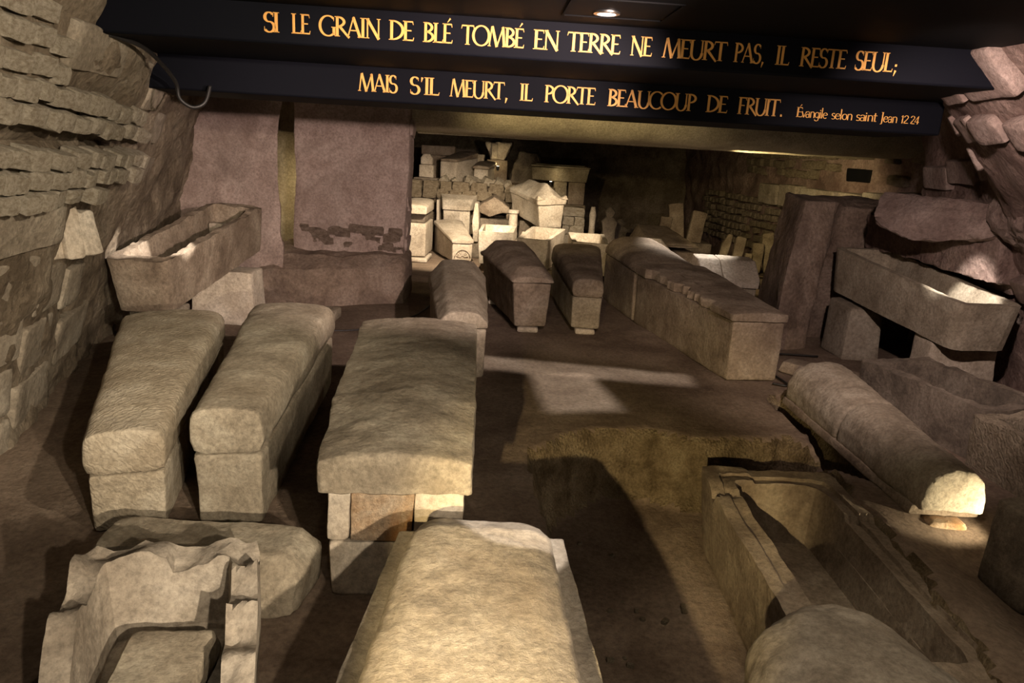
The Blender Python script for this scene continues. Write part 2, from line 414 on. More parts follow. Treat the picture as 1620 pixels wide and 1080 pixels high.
# pebbles on the pit bottom
for i in range(26):
    x, y = random.uniform(.35, 1.0), random.uniform(2.2, 3.9); s = random.uniform(.012, .03)
    stone_obj(floor, (x, y, floor_z(x, y) + s * .3), (s * 1.4, s, s * .8), (0, 0, random.uniform(0, 3)), 'rubble_dark', 'pebble')

def lin(t, T): return float(np.interp(t, [a for a, _ in T], [b for _, b in T]))
LB = [(1.5, -2.5), (3.7, -2.75), (5.8, -3.45), (7.9, -3.75)]; LT = [(1.5, -2.1), (4, -2.2), (5, -2.33), (7.9, -3.3)]
RB = [(1.5, 4.3), (4, 4.3), (5.2, 4.28), (6, 4.22), (7.3, 4.08), (7.7, 4.8), (9, 4.7), (11.5, 4.35), (14, 4.1), (17.4, 3.8)]
RT = [(1.5, 2.6), (4.6, 2.6), (5.1, 2.8), (6, 3.55), (7.3, 3.8), (7.7, 4.7), (9, 4.6), (11.5, 4.3), (14, 4.05), (17.4, 3.7)]
def wall_x(y, z, B, T): return lin(y, B) + (lin(y, T) - lin(y, B)) * (max(0, z) / 2.2) ** 1.3
def wall_mesh(name, B, T, y0, y1, z0, z1, res, mat, sgn, amp, bump=None, resz=None):
    yy = np.arange(y0, y1 + 1e-6, res); zz = np.arange(z0, z1 + 1e-6, resz or res); V = []
    for z in zz:
        for y in yy:
            q = Vector((y * 1.6, z * 1.6, sgn * 4.0))
            d = amp * mn.fractal(q, .8, 2.1, 4) + amp * .8 * mn.fractal(q * 3.1, .9, 2.0, 3)
            if bump: d += bump(y, z)
            V.append((wall_x(y, z, B, T) + sgn * d, y, z))
    n = len(yy); F = [(j * n + i, j * n + i + 1, (j + 1) * n + i + 1, (j + 1) * n + i) for j in range(len(zz) - 1) for i in range(n - 1)]
    if sgn > 0: F = [f[::-1] for f in F]
    o = new_obj(name, mesh_from(name, V, F, 60), mat); return o
def bump_l(y, z):      # ledges and the long recess of the left wall
    g = -.07 * math.exp(-((z - 1.655 + .02 * (y - 4)) / .05) ** 2) * max(0, min(1, (5.1 - y) / .4))
    g += .06 * math.exp(-((z - 1.48) / .10) ** 2) * max(0, min(1, (5.0 - y) / .5))
    g += .04 * math.exp(-((z - 2.08) / .14) ** 2)
    return g
wall_left = wall_mesh('wall_left', LB, LT, .3, 8.0, -.1, 2.6, .045, 'mortar', 1, .05, bump_l)
tag(wall_left, 'ancient rubble masonry wall with mortar and ashlar blocks', kind='structure')
def wall_rot(y, z, B, T):
    e = .05; ty = Vector((wall_x(y + e, z, B, T) - wall_x(y - e, z, B, T), 2 * e, 0)).normalized()
    tz = Vector((wall_x(y, z + e, B, T) - wall_x(y, z - e, B, T), 0, 2 * e)).normalized()
    n = ty.cross(tz).normalized(); tz2 = n.cross(ty)
    return Matrix((n, ty, tz2)).transposed().to_euler()
def wall_stone(parent, y, z, wd, ht, dp, B, T, sgn, mat, out=.0, tilt=.06):
    x = wall_x(y, z, B, T) + sgn * out
    r = wall_rot(y, z, B, T); r.rotate_axis('X', random.uniform(-tilt, tilt)); r.rotate_axis('Z', random.uniform(-tilt, tilt) * 1.5)
    return stone_obj(parent, (x, y, z), (dp, wd, ht), r, mat)
def course(parent, y0, y1, za, zb, wmin, wmax, ht, dp, B, T, sgn, mat, out=.02, skip=0.0, gap=.1):
    y = y0
    while y < y1:
        wd = random.uniform(wmin, wmax); t = (y - y0) / (y1 - y0); z = za + (zb - za) * t + random.uniform(-.012, .012)
        hole = B is RB and 9.5 < y + wd / 2 < 10.5 and 1.5 < z < 1.82
        if random.random() >= skip and not hole:
            wall_stone(parent, y + wd / 2, z, wd * .96, ht * random.uniform(.80, 1.02), dp, B, T, sgn, mat, out * random.uniform(.7, 1.3))
        y += wd * (1 + gap)
# left wall courses (upper band, lower band, broken edge)
for z0, z1, hh in ((1.905, 1.80, .105), (1.80, 1.70, .10)): course(wall_left, 3.05, 4.9, z0, z1, .10, .19, hh, .11, LB, LT, 1, 'rubble', .03, .05, .12)
for z0, z1, y1 in ((2.02, 1.98, 3.7), (2.13, 2.10, 3.6), (2.24, 2.22, 3.5)): course(wall_left, 3.05, y1, z0, z1, .10, .18, .105, .10, LB, LT, 1, 'rubble', .02, .12, .12)
for z0, z1, y1 in ((1.585, 1.55, 5.0), (1.485, 1.455, 4.85), (1.385, 1.36, 4.4)): course(wall_left, 3.1, y1, z0, z1, .09, .17, .100, .12, LB, LT, 1, 'rubble', .07, .02, .12)
# large blocks of the left wall
def wall_block(parent, y0, y1, z0, z1, dp, B, T, sgn, mat, seed, out=.02, r=.03, name='block', skew=0.0):
    yc, zc = (y0 + y1) / 2, (z0 + z1) / 2; wy, wz = (y1 - y0) / 2, (z1 - z0) / 2
    a = [(-dp, -wy, -wz), (-dp, wy, -wz + skew), (-dp, wy, wz + skew), (-dp, -wy, wz)]; b = [(0, p[1], p[2]) for p in a]
    if sgn > 0: polys = [a, b]
    else: polys = [[(dp, p[1], p[2]) for p in a], b]
    o = loft(name, polys, mat, parent, res=.05, r=r, amp=.010, freq=3.5, seed=seed, fine=.003, bev=.015)
    o.location = (wall_x(yc, zc, B, T) + sgn * out, yc, zc)
    e = .05
    ty = Vector((wall_x(y1, zc, B, T) - wall_x(y0, zc, B, T), y1 - y0, 0)).normalized()
    tz = Vector((wall_x(yc, z1, B, T) - wall_x(yc, z0, B, T), 0, z1 - z0)).normalized()
    n = ty.cross(tz).normalized(); tz2 = n.cross(ty); o.rotation_euler = Matrix((n, ty, tz2)).transposed().to_euler()
    return o
for i, (y0, y1, z0, z1, out, mt) in enumerate([
        (3.2, 3.98, 1.10, 1.36, .05, 'block'), (3.2, 3.85, .80, 1.06, .02, 'block'), (3.9, 4.35, .68, .96, .015, 'block'), (3.2, 3.75, .50, .77, .02, 'block'),
        (3.8, 4.3, .36, .64, .015, 'block'), (3.2, 3.7, .2, .47, .02, 'block'), (4.4, 4.75, .60, .88, .02, 'block'), (4.42, 5.15, .22, .52, .02, 'block'),
        (3.75, 4.35, .06, .32, .02, 'block'), (3.2, 3.7, -.05, .17, .02, 'block'), (3.65, 4.25, 1.99, 2.22, .05, 'block'), (4.35, 4.75, 1.98, 2.14, .03, 'block'), (4.8, 5.2, 1.84, 2.05, .03, 'block'),
        (5.3, 5.9, 1.62, 1.86, .02, 'block'), (5.4, 6.2, 1.30, 1.52, .015, 'block')]):
    wall_block(wall_left, y0, y1, z0, z1, .12, LB, LT, 1, mt, 40 + i, out)

# carved block set into the left wall (lit projecting pilaster stone)
cb = thing('carved_stone', 'pale carved stone with a raised band set into the left wall', 'stone', (-2.70, 4.28, .98), -.30)
loft('body', [[(-.15, -.19, 0), (.10, -.19, 0), (.10, .22, 0), (-.15, .22, 0)], [(-.15, -.19, .30), (.06, -.19, .30), (.06, .20, .26), (-.15, .22, .30)]], 'lime_pale', cb, res=.04, r=.04, seed=61)
loft('raised_band', [[(.09, -.08, .0), (.135, -.08, .0), (.135, .04, .0), (.09, .04, .0)], [(.05, -.08, .31), (.095, -.08, .31), (.095, .04, .31), (.05, .04, .31)]], 'lime_pale', cb, res=.04, r=.012, seed=62, amp=.003)

# right wall
def bump_r(y, z):
    g = 0
    if y < 7.0:
        g += .03 * math.exp(-((z - 1.72) / .22) ** 2) * max(0, min(1, (5.6 - y) / .6))
    return -g * -1
wall_right = wall_mesh('wall_right', RB, RT, .3, 17.4, -.3, 2.9, .075, 'mortar_red', -1, .05, bump_r, .055)
tag(wall_right, 'long rubble wall of reddish mortar and small stones', kind='structure')
for k, z in enumerate((1.10, .97, .84, .71, .58, .45, .32)):
    course(wall_right, 9.3, 15.5, z + .03, z - .0, .12, .24, .105, .12, RB, RT, -1, 'rubble_dark', .03, .12, .18)
for z in (1.9, 1.75, 1.62): course(wall_right, 8.3, 13.5, z, z, .22, .42, .13, .12, RB, RT, -1, 'rubble_dark', .01, .25, .12)
for i, (y0, y1, z0, z1) in enumerate([(12.0, 12.7, 1.10, 1.42), (11.35, 11.95, 1.10, 1.44), (10.3, 11.25, 1.24, 1.42), (9.7, 10.2, 1.24, 1.42), (9.0, 9.65, 1.27, 1.46), (8.4, 8.95, 1.28, 1.50)]):
    wall_block(wall_right, y0, y1, z0, z1, .3, RB, RT, -1, 'block', 80 + i, .16)
# putlog hole: black block standing in for the shade of a recess
pl = wall_block(wall_right, 9.72, 10.28, 1.57, 1.74, .1, RB, RT, -1, 'black', 99, .03, .01, 'putlog_hole_shade')
for i, (y0, y1, z0, z1, out) in enumerate([(4.0, 4.42, 2.10, 2.42, .05), (4.46, 4.78, 2.12, 2.30, .03), (3.9, 4.3, 1.86, 2.06, .05), (4.35, 4.62, 1.90, 2.08, .05), (4.66, 4.95, 1.92, 2.10, .03), (4.98, 5.3, 1.98, 2.12, .03),
                                           (5.05, 5.4, 1.76, 1.94, .02), (5.5, 6.0, 1.70, 1.88, .02), (6.1, 6.6, 1.66, 1.86, .02), (6.6, 7.1, 1.6, 1.8, .02), (4.2, 4.7, .86, 1.06, .02), (5.0, 5.6, .80, 1.0, .02), (5.7, 6.3, .84, 1.04, .02), (4.6, 5.2, .4, .7, .02)]):
    wall_block(wall_right, y0, y1, z0, z1, .16, RB, RT, -1, 'block_red', 110 + i, out + .06)
# big rounded boulders jutting from the right wall
loft('boulder', [[(3.02, 6.35, 1.30), (3.25, 6.05, 1.18), (3.45, 6.2, 1.25), (3.4, 6.5, 1.52), (3.16, 6.55, 1.58)], [(3.32, 6.0, 1.32), (3.5, 5.78, 1.23), (3.75, 5.9, 1.25), (3.72, 6.1, 1.5), (3.42, 6.1, 1.58)], [(3.6, 5.7, 1.40), (3.66, 5.55, 1.32), (3.9, 5.6, 1.32), (3.9, 5.8, 1.5), (3.66, 5.8, 1.56)]], 'block_red', wall_right, res=.035, r=.08, amp=.03, freq=4, seed=130, fine=.010)
loft('boulder', [[(3.55, 5.6, 1.36), (3.62, 5.45, 1.26), (3.9, 5.5, 1.26), (3.9, 5.8, 1.60), (3.58, 5.7, 1.62)], [(3.32, 4.75, 1.42), (3.4, 4.65, 1.30), (3.7, 4.75, 1.32), (3.6, 4.95, 1.66), (3.34, 4.85, 1.64)]], 'block_red', wall_right, res=.035, r=.08, amp=.04, freq=4, seed=131, fine=.014)
loft('masonry_course', [[(3.50, 7.42, .99), (3.64, 6.3, .97), (3.70, 5.6, .93), (4.3, 5.6, .93), (4.3, 7.42, .99)], [(3.46, 7.42, 1.32), (3.58, 6.3, 1.33), (3.66, 5.6, 1.34), (4.3, 5.6, 1.34), (4.3, 7.42, 1.32)]], 'mortar_red', wall_right, res=.05, r=.03, amp=.03, freq=4, seed=132, fine=.010)

# reddish plastered pier in front of the right wall
rp = loft('wall_pier_right', [[(2.50, 6.85, -.05), (2.90, 7.0, -.05), (3.05, 7.45, -.05), (4.2, 7.5, -.05), (4.2, 8.05, -.05), (2.66, 8.0, -.05)], [(2.60, 7.0, .8), (3.0, 7.14, .8), (3.1, 7.45, .8), (4.2, 7.5, .8), (4.1, 8.05, .8), (2.74, 8.0, .8)], [(2.74, 7.15, 1.42), (3.1, 7.24, 1.42), (3.25, 7.45, 1.38), (4.1, 7.5, 1.36), (4.0, 8.05, 1.44), (2.82, 8.0, 1.46)]],
          'plaster_dirty', None, res=.05, r=.06, amp=.035, freq=2.2, seed=140, fine=.008)
tag(rp, 'stump of a reddish plastered pier behind the raised basin', kind='structure')

# left pier: two plastered wall pieces with a slit between, standing on a rough ledge
pw = loft('wall_pier_left', [[(-3.75, 7.75, -.05), (-2.47, 7.62, -.05), (-2.70, 8.2, -.05), (-3.75, 8.3, -.05)], [(-3.75, 7.8, .62), (-2.47, 7.68, .62), (-2.68, 8.2, .62), (-3.75, 8.3, .62)], [(-3.75, 7.8, .75), (-2.52, 7.72, .75), (-2.80, 8.2, .75), (-3.75, 8.3, .75)], [(-3.75, 7.8, 1.75), (-2.52, 7.75, 1.75), (-2.80, 8.2, 1.75), (-3.75, 8.3, 1.75)], [(-3.75, 7.8, 2.42), (-2.42, 7.75, 2.42), (-2.60, 8.2, 2.42), (-3.75, 8.3, 2.42)]],
          'plaster', None, res=.05, r=.04, amp=.03, freq=2.4, seed=150, fine=.006)
tag(pw, 'plastered masonry wall piece at the left', kind='structure')
ps = loft('wall_pier_slab', [[(-2.55, 8.20, .45), (-1.29, 8.20, .45), (-1.27, 8.62, .45), (-2.2, 8.62, .45)], [(-2.52, 8.25, 1.3), (-1.26, 8.25, 1.3), (-1.26, 8.62, 1.3), (-2.2, 8.62, 1.3)], [(-2.53, 8.25, 2.42), (-1.24, 8.25, 2.42), (-1.24, 8.62, 2.42), (-2.2, 8.62, 2.42)]],
          'plaster', None, res=.045, r=.03, amp=.016, freq=2.4, seed=151, fine=.005)
tag(ps, 'pinkish plastered pier with a ragged right edge', kind='structure')
for i in range(12):
    z = .62 + i * .125; s = random.uniform(.07, .12)
    stone_obj(ps, (-1.305 + random.uniform(-.03, .01), 8.42 + random.uniform(-.05, .05), z + random.uniform(-.04, .04)), (s * 1.3, s * 2.2, s * 1.5), (random.uniform(-.2, .2), random.uniform(-.2, .2), 0), 'plaster')
for i in range(34):
    z = random.uniform(.55, .80) ; x = random.uniform(-2.45, -1.35); s = random.uniform(.07, .14)
    stone_obj(ps, (x, 8.235 + .0 * z, z), (s * 1.3, .05, s * .8), (0, random.uniform(-.1, .1), 0), 'plaster_dirty')
pb = loft('wall_pier_base', [[(-2.78, 7.52, -.05), (-1.95, 7.60, -.05), (-1.24, 7.98, -.05), (-1.25, 8.65, -.05), (-2.75, 8.65, -.05)], [(-2.76, 7.62, .36), (-1.95, 7.72, .38), (-1.23, 8.05, .42), (-1.25, 8.65, .50), (-2.75, 8.65, .52)], [(-2.66, 7.85, .48), (-1.95, 7.92, .50), (-1.3, 8.15, .52), (-1.3, 8.6, .58), (-2.7, 8.6, .58)]],
          'plaster_dirty', None, res=.05, r=.05, amp=.035, freq=2.6, seed=152, fine=.010)
tag(pb, 'rough masonry ledge at the foot of the plastered pier', kind='structure')

# far walls
def flat_wall(name, p0, p1, z0, z1, mat, seed, label, res=.15):
    a = Vector((p0[0], p0[1], 0)); b = Vector((p1[0], p1[1], 0)); d = (b - a); L = d.length; d.normalize(); n = Vector((d.y, -d.x, 0))
    nu = int(L / res) + 1; nv = int((z1 - z0) / res) + 1; V = []
    for j in range(nv + 1):
        for i in range(nu + 1):
            p = a + d * L * i / nu; z = z0 + (z1 - z0) * j / nv
            q = .06 * mn.fractal(Vector((L * i / nu * 1.5, z * 1.5, seed)), .8, 2, 4); V.append((p.x + n.x * q, p.y + n.y * q, z))
    F = [(j * (nu + 1) + i, j * (nu + 1) + i + 1, (j + 1) * (nu + 1) + i + 1, (j + 1) * (nu + 1) + i) for j in range(nv) for i in range(nu)]
    o = new_obj(name, mesh_from(name, V, F, 60), mat); return tag(o, label, kind='structure')
flat_wall('wall_back', (-4.2, 17.2), (4.0, 17.2), -.1, 3.3, 'mortar', 1, 'dark end wall of the crypt')
flat_wall('wall_left_far', (-3.4, 8.6), (-3.4, 17.2), -.1, 3.3, 'mortar', 2, 'left wall of the rear chamber')
# terrace with its rubble retaining wall
terr = loft('terrace_ground', [[(-3.0, 13.25, -.05), (.55, 13.25, -.05), (.95, 13.6, -.05), (.95, 17.2, -.05), (-3.0, 17.2, -.05)], [(-3.0, 13.35, 1.10), (.5, 13.35, 1.10), (.9, 13.7, 1.10), (.9, 17.2, 1.10), (-3.0, 17.2, 1.10)]], 'earth', None, res=.15, r=.06, amp=.04, freq=2, seed=170, fine=.01)
tag(terr, 'raised earth terrace at the back', kind='structure')
for z in (.30, .50, .70, .90, 1.04):
    x = -2.4
    while x < .55:
        wd = random.uniform(.18, .36)
        stone_obj(terr, (x + wd / 2, 13.22, z), (wd, .2, .17), (0, 0, random.uniform(-.1, .1)), 'rubble_dark'); x += wd * 1.06
for i in range(16):
    x = random.uniform(-1.5, -.2); s = random.uniform(.09, .17)
    stone_obj(terr, (x, 13.25 + random.uniform(-.05, .2), 1.10 + random.uniform(0, .06)), (s, s, s * .8), (random.random(), random.random(), random.random()), 'rubble')

# ------------------------------------------------------------------ beams and ceiling
YAW = math.atan(.05)
def beam(name, x0, x1, y0, y1, z0, z1, mat, label):
    bm_v = [(x0, y0, z0), (x1, y0, z0), (x1, y1, z0), (x0, y1, z0), (x0, y0, z1), (x1, y0, z1), (x1, y1, z1), (x0, y1, z1)]
    bf = [(0, 3, 2, 1), (4, 5, 6, 7), (0, 1, 5, 4), (1, 2, 6, 5), (2, 3, 7, 6), (3, 0, 4, 7)]
    o = new_obj(name, mesh_from(name, bm_v, bf, 30), mat); o.rotation_euler = (0, 0, YAW)
    md = o.modifiers.new('edge', 'BEVEL'); md.width = .012; md.segments = 2
    return tag(o, label, kind='structure')
b1 = beam('trim_1', -2.55, 3.0, 4.0, 5.6, 2.196, 2.9, 'navy', 'upper navy blue beam bearing the first line of gold text')
b2 = beam('trim_2', -2.55, 3.0, 4.905, 5.7, 1.988, 2.3, 'navy', 'lower navy blue beam bearing the second line of gold text')
cn = beam('ceiling', -3.2, 3.4, -.8, 4.2, 2.385, 2.6, 'black', 'black painted ceiling above the viewer')
def soffit():
    prof = [(8.42, 2.42), (8.42, 2.12), (8.45, 2.03), (8.52, 1.96), (8.63, 1.915), (8.78, 1.895), (9.0, 1.885), (9.3, 1.885), (9.42, 1.885), (9.44, 1.868), (9.62, 1.868), (9.64, 1.9), (9.64, 3.3)]
    V = []; nxx = 160
    for (y, z) in prof:
        for i in range(nxx + 1):
            x = -1.32 + 6.4 * i / nxx; q = Vector((x * 3, y * 3, z * 3))
            V.append((x, y + .05 * x + .010 * mn.noise(q), z + .008 * mn.noise(q + Vector((9, 0, 0)))))
    n = nxx + 1
    F = [(j * n + i, (j + 1) * n + i, (j + 1) * n + i + 1, j * n + i + 1) for j in range(len(prof) - 1) for i in range(nxx)]
    F.append(tuple(j * n for j in range(len(prof)))[::-1])
    return tag(new_obj('trim_3', mesh_from('trim_3', V, F, 40), 'concrete'), 'yellow lit rounded concrete beam spanning the rear chamber', kind='structure')
soffit()
cm = beam('ceiling_middle', -4.2, 5.2, 5.5, 8.8, 2.42, 2.6, 'black', 'dark ceiling between the beams')
fc = beam('ceiling_far', -4.5, 5.0, 9.8, 17.8, 3.2, 3.4, 'black', 'dark ceiling of the rear chamber')
# downlight in its ceiling panel
dl = thing('downlight', 'round recessed spotlight glowing in the black ceiling above the text', 'lamp', (.352, 3.67, 2.385), YAW)
lathe('ring', [(.062, 0), (.062, -.008), (.045, -.010), (.045, -.003)], 'chrome', dl, 28)
lathe('lens', [(.044, -.002), (.040, -.006), (.010, -.007)], 'lampglow', dl, 28)
cp = thing('ceiling_panel', 'grey edged rectangular panel holding the downlight', 'panel', (.40, 3.67, 2.385), YAW)
for x0, x1, y0, y1 in ((-.24, .24, -.30, -.285), (-.24, .24, .12, .125), (-.245, -.235, -.30, .125), (.235, .245, -.30, .125)):
    block('frame_strip', x0, x1, y0, y1, -.006, 0, 'black', cp, res=.3, r=.001, amp=0, fine=0, bev=0)

# added spotlights, unseen behind the lower beam: rectangular gates shape the floor patch
def added_framing_spot(label, loc, aim, gx, gy, power, rz=0.0):
    t = thing('added_framing_spotlight', label, 'lamp', loc); q = (Vector(aim) - Vector(loc)).to_track_quat('-Z', 'Y'); t.rotation_euler = (q.to_matrix() @ Matrix.Rotation(rz, 3, 'Z')).to_euler()
    h = -.10; e = .055
    for x0, x1, y0, y1 in ((-e, -gx, -e, e), (gx, e, -e, e), (-gx, gx, -e, -gy), (-gx, gx, gy, e)): block('shutter_blade', x0, x1, y0, y1, h, h + .002, 'cable', t, 0, res=.2, r=.0005, amp=0, fine=0, bev=0)
    for x0, x1, y0, y1 in ((-e - .004, -e, -e, e), (e, e + .004, -e, e), (-e, e, -e - .004, -e), (-e, e, e, e + .004)): block('housing_side', x0, x1, y0, y1, h, .02, 'cable', t, 0, res=.2, r=.0005, amp=0, fine=0, bev=0)
    block('stem', -.015, .015, -.015, .015, .02, .27, 'cable', t, 0, res=.3, r=.001, amp=0, fine=0, bev=0)
    d = bpy.data.lights.new('bulb', 'SPOT'); d.energy = power; d.color = COOL; d.spot_size = math.radians(50); d.spot_blend = .3; d.shadow_soft_size = .003
    lo = bpy.data.objects.new('bulb', d); COL.objects.link(lo); lo.parent = t
added_framing_spot('left added framing spotlight, unseen behind the lower beam', (.62, 5.92, 2.16), (.60, 5.78, 0), .043, .0085, 180, .04)
added_framing_spot('right added framing spotlight, unseen behind the lower beam', (.36, 5.92, 2.16), (.47, 5.26, 0), .0115, .019, 200, .0)

# ------------------------------------------------------------------ gold lettering
TK, TN = .155, .065
def glyph_quads(ch):
    Q = []; 
    def line(x0, y0, x1, y1, w0, w1=None):
        w1 = w0 if w1 is None else w1; dx, dy = x1 - x0, y1 - y0; l = math.hypot(dx, dy); nx_, ny_ = -dy / l, dx / l
        Q.append([(x0 + nx_ * w0 / 2, y0 + ny_ * w0 / 2), (x0 - nx_ * w0 / 2, y0 - ny_ * w0 / 2), (x1 - nx_ * w1 / 2, y1 - ny_ * w1 / 2), (x1 + nx_ * w1 / 2, y1 + ny_ * w1 / 2)])
    def V_(x, y0=0, y1=1, w=TK, s0=1, s1=1):
        line(x, y0, x, y1, w)
        if s0: line(x - w / 2 - .07, y0 + .018, x + w / 2 + .07, y0 + .018, .036)
        if s1: line(x - w / 2 - .07, y1 - .018, x + w / 2 + .07, y1 - .018, .036)
    def H_(x0, x1, y, w=TN, tick=0):
        line(x0, y, x1, y, w)
        if tick: line(x1 - .01, y - tick * .02, x1 + .03, y + tick * .15, .05, .03)
    def arc(cx, cy, rx, ry, a0, a1, n=18, tk=TK, tn=TN):
        P = []
        for i in range(n + 1):
            a = math.radians(a0 + (a1 - a0) * i / n); wd = tn + (tk - tn) * abs(math.cos(a)) ** 1.3
            P.append(((cx + (rx - wd / 2) * math.cos(a), cy + (ry - wd / 2) * math.sin(a)), (cx + (rx + wd / 2) * math.cos(a), cy + (ry + wd / 2) * math.sin(a))))
        for p, q in zip(P[:-1], P[1:]): Q.append([p[0], p[1], q[1], q[0]])
    def acute(x, y): line(x, y, x + .16, y + .20, .03, .09)
    W = .6
    if ch == 'I': V_(.12); W = .24
    elif ch == 'L': V_(.14); H_(.1, .55, .035, .07, 1); W = .58
    elif ch in 'EÉF':
        V_(.14); H_(.1, .52, .965, .07, -1); H_(.1, .46, .52, .06)
        if ch != 'F': H_(.1, .56, .035, .07, 1)
        if ch == 'É': acute(.28, 1.06)
        W = .58
    elif ch == 'T': V_(.36, 0, 1, TK, 1, 0); H_(.0, .72, .965, .07); line(.02, .97, -.02, .80, .05, .03); line(.70, .97, .74, .80, .05, .03); W = .72
    elif ch == 'D': V_(.14); arc(.14, .5, .60, .47, -90, 90, 22); W = .80
    elif ch == 'P': V_(.14); arc(.14, .73, .40, .245, -90, 90, 16); W = .58
    elif ch == 'B': V_(.14); arc(.14, .75, .36, .225, -90, 90, 16); arc(.14, .275, .43, .25, -90, 90, 16); W = .62
    elif ch == 'R': V_(.14); arc(.14, .74, .38, .235, -90, 90, 16); line(.26, .52, .80, -.05, TK * .95, .10); W = .70
    elif ch == 'O': arc(.50, .5, .47, .50, 0, 360, 34); W = 1.0
    elif ch == 'C': arc(.48, .5, .45, .50, 48, 312, 28); line(.80, .93, .80, .74, .06, .02); W = .82
    elif ch == 'G': arc(.48, .5, .45, .50, 48, 318, 28); V_(.80, .05, .46, TK, 0, 1); line(.79, .93, .79, .74, .06, .02); W = .92
    elif ch == 'U': arc(.42, .34, .30, .36, 180, 360, 20, TK, TN); V_(.12, .34, 1, TK, 0, 1); V_(.72, .34, 1, TN * 1.3, 0, 1); W = .84
    elif ch == 'S': arc(.27, .745, .20, .235, 35, 270, 18); arc(.27, .26, .24, .26, -145, 90, 20); line(.45, .93, .46, .76, .05, .02); line(.05, .08, .04, .27, .05, .02); W = .52
    elif ch == 'A': line(.40, 1.03, .08, 0, TN * 1.1); line(.38, 1.0, .76, 0, TK); H_(.18, .62, .34, .055); line(.0, .018, .2, .018, .036); line(.62, .018, .90, .018, .036); W = .86
    elif ch == 'N': V_(.14, 0, 1, TN * 1.2); V_(.76, 0, 1, TN * 1.2, 0, 1); line(.12, .98, .78, -.03, TK); W = .90
    elif ch == 'M': line(.20, 1.0, .08, 0, TN * 1.2); line(.22, 1.02, .54, -.02, TK); line(.54, 0, .88, 1.02, TN * 1.2); line(.86, 1.0, .98, 0, TK); line(-.02, .018, .18, .018, .036); line(.86, .018, 1.1, .018, .036); W = 1.08
    elif ch == ',': line(.24, .10, .16, -.20, .14, .03); W = .36
    elif ch == '.': line(.16, .06, .29, .06, .13); W = .36
    elif ch == ';': line(.24, .10, .16, -.20, .14, .03); line(.16, .36, .29, .36, .12); W = .36
    elif ch == "'": line(.19, .98, .14, .72, .13, .03); W = .34
    # lower case and figures of the citation
    elif ch == 'v': line(.02, .6, .24, 0, .12); line(.24, 0, .44, .6, .06); W = .44
    elif ch == 'a': arc(.20, .42, .16, .18, 20, 160, 8, .09, .05); arc(.19, .17, .15, .17, 0, 360, 16, .09, .05); line(.36, 0, .36, .45, .10); W = .44
    elif ch == 'n': line(.10, 0, .10, .6, .10); arc(.27, .38, .17, .22, 0, 180, 10, .10, .06); line(.44, 0, .44, .38, .10); W = .54
    elif ch == 'g': arc(.22, .32, .18, .26, 0, 360, 18, .10, .05); line(.40, .56, .40, -.12, .10); arc(.22, -.14, .18, .14, 180, 360, 10, .08, .05); W = .50
    elif ch == 'i': line(.08, 0, .08, .6, .10); line(.03, .78, .13, .78, .10); W = .18
    elif ch == 'l': line(.08, 0, .08, 1.05, .10); W = .18
    elif ch == 'e': arc(.24, .3, .20, .28, 15, 315, 18, .10, .05); H_(.08, .42, .34, .05); W = .48
    elif ch == 's': arc(.17, .45, .12, .14, 35, 270, 12, .09, .05); arc(.17, .15, .14, .15, -145, 90, 12, .09, .05); W = .34
    elif ch == 'o': arc(.24, .3, .20, .28, 0, 360, 20, .10, .05); W = .48
    elif ch == 't': line(.14, 0, .14, .85, .10); H_(.0, .32, .6, .05); H_(.12, .30, .03, .05); W = .32
    elif ch == 'J': line(.2, -.05, .2, 1, .12); arc(.06, -.05, .15, .16, 270, 360, 8, .10, .05); H_(.06, .30, .98, .04); W = .34
    elif ch == '1': line(.18, 0, .18, .8, .10); line(.06, .66, .18, .8, .05); W = .32
    elif ch == '2': arc(.20, .58, .17, .22, 0, 170, 10, .09, .05); line(.36, .55, .04, .05, .08); H_(.03, .42, .035, .07); W = .46
    elif ch == '4': line(.30, 0, .30, .8, .10); line(.30, .8, .02, .25, .05); H_(.0, .44, .22, .06); W = .46
    return Q, W
def lettering(parent, text, x0, x1, z0, cap, yface, tight=.90):
    glyphs = []; pen = 0.0
    for ch in text:
        q, wd = glyph_quads(ch); glyphs.append((pen, q)); pen += wd * tight + .02
    ext = [p[0] + o for o, q in glyphs for quad in q for p in quad]; lo, hi = min(ext), max(ext)
    sx = (x1 - x0) / (hi - lo); V = []; F = []
    for o, q in glyphs:
        for quad in q:
            b = len(V); V += [(x0 + (p[0] + o - lo) * sx, yface, z0 + p[1] * cap) for p in quad]
            F.append((b, b + 1, b + 2, b + 3))
    me = mesh_from('lettering', V, F, 0)
    o = new_obj('lettering', me, 'gold', parent); o['label'] = 'gold painted word on the navy beam'; return o
cy, sy = math.cos(YAW), math.sin(YAW)
W1 = [('SI', -1.344, -1.265), ('LE', -1.205, -1.11), ('GRAIN', -1.069, -0.758), ('DE', -0.716, -0.588), ('BLÉ', -0.543, -0.392), ('TOMBÉ', -0.35, -0.026), ('EN', 0.02, 0.154), ('TERRE', 0.193, 0.472), ('NE', 0.525, 0.637), ('MEURT', 0.69, 1.03), ('PAS,', 1.067, 1.228), ('IL', 1.288, 1.363), ('RESTE', 1.417, 1.667), ('SEUL;', 1.711, 1.94)]
W2 = [('MAIS', -1.068, -0.817), ("S'IL", -0.742, -0.553), ('MEURT,', -0.489, -0.118), ('IL', -0.041, 0.044), ('PORTE', 0.117, 0.448), ('BEAUCOUP', 0.526, 1.103), ('DE', 1.169, 1.311), ('FRUIT.', 1.377, 1.674)]
W3 = [('Évangile', 1.767, 1.977), ('selon', 2.003, 2.142), ('saint', 2.168, 2.308), ('Jean', 2.333, 2.444), ('12', 2.469, 2.52), ('24', 2.533, 2.593)]
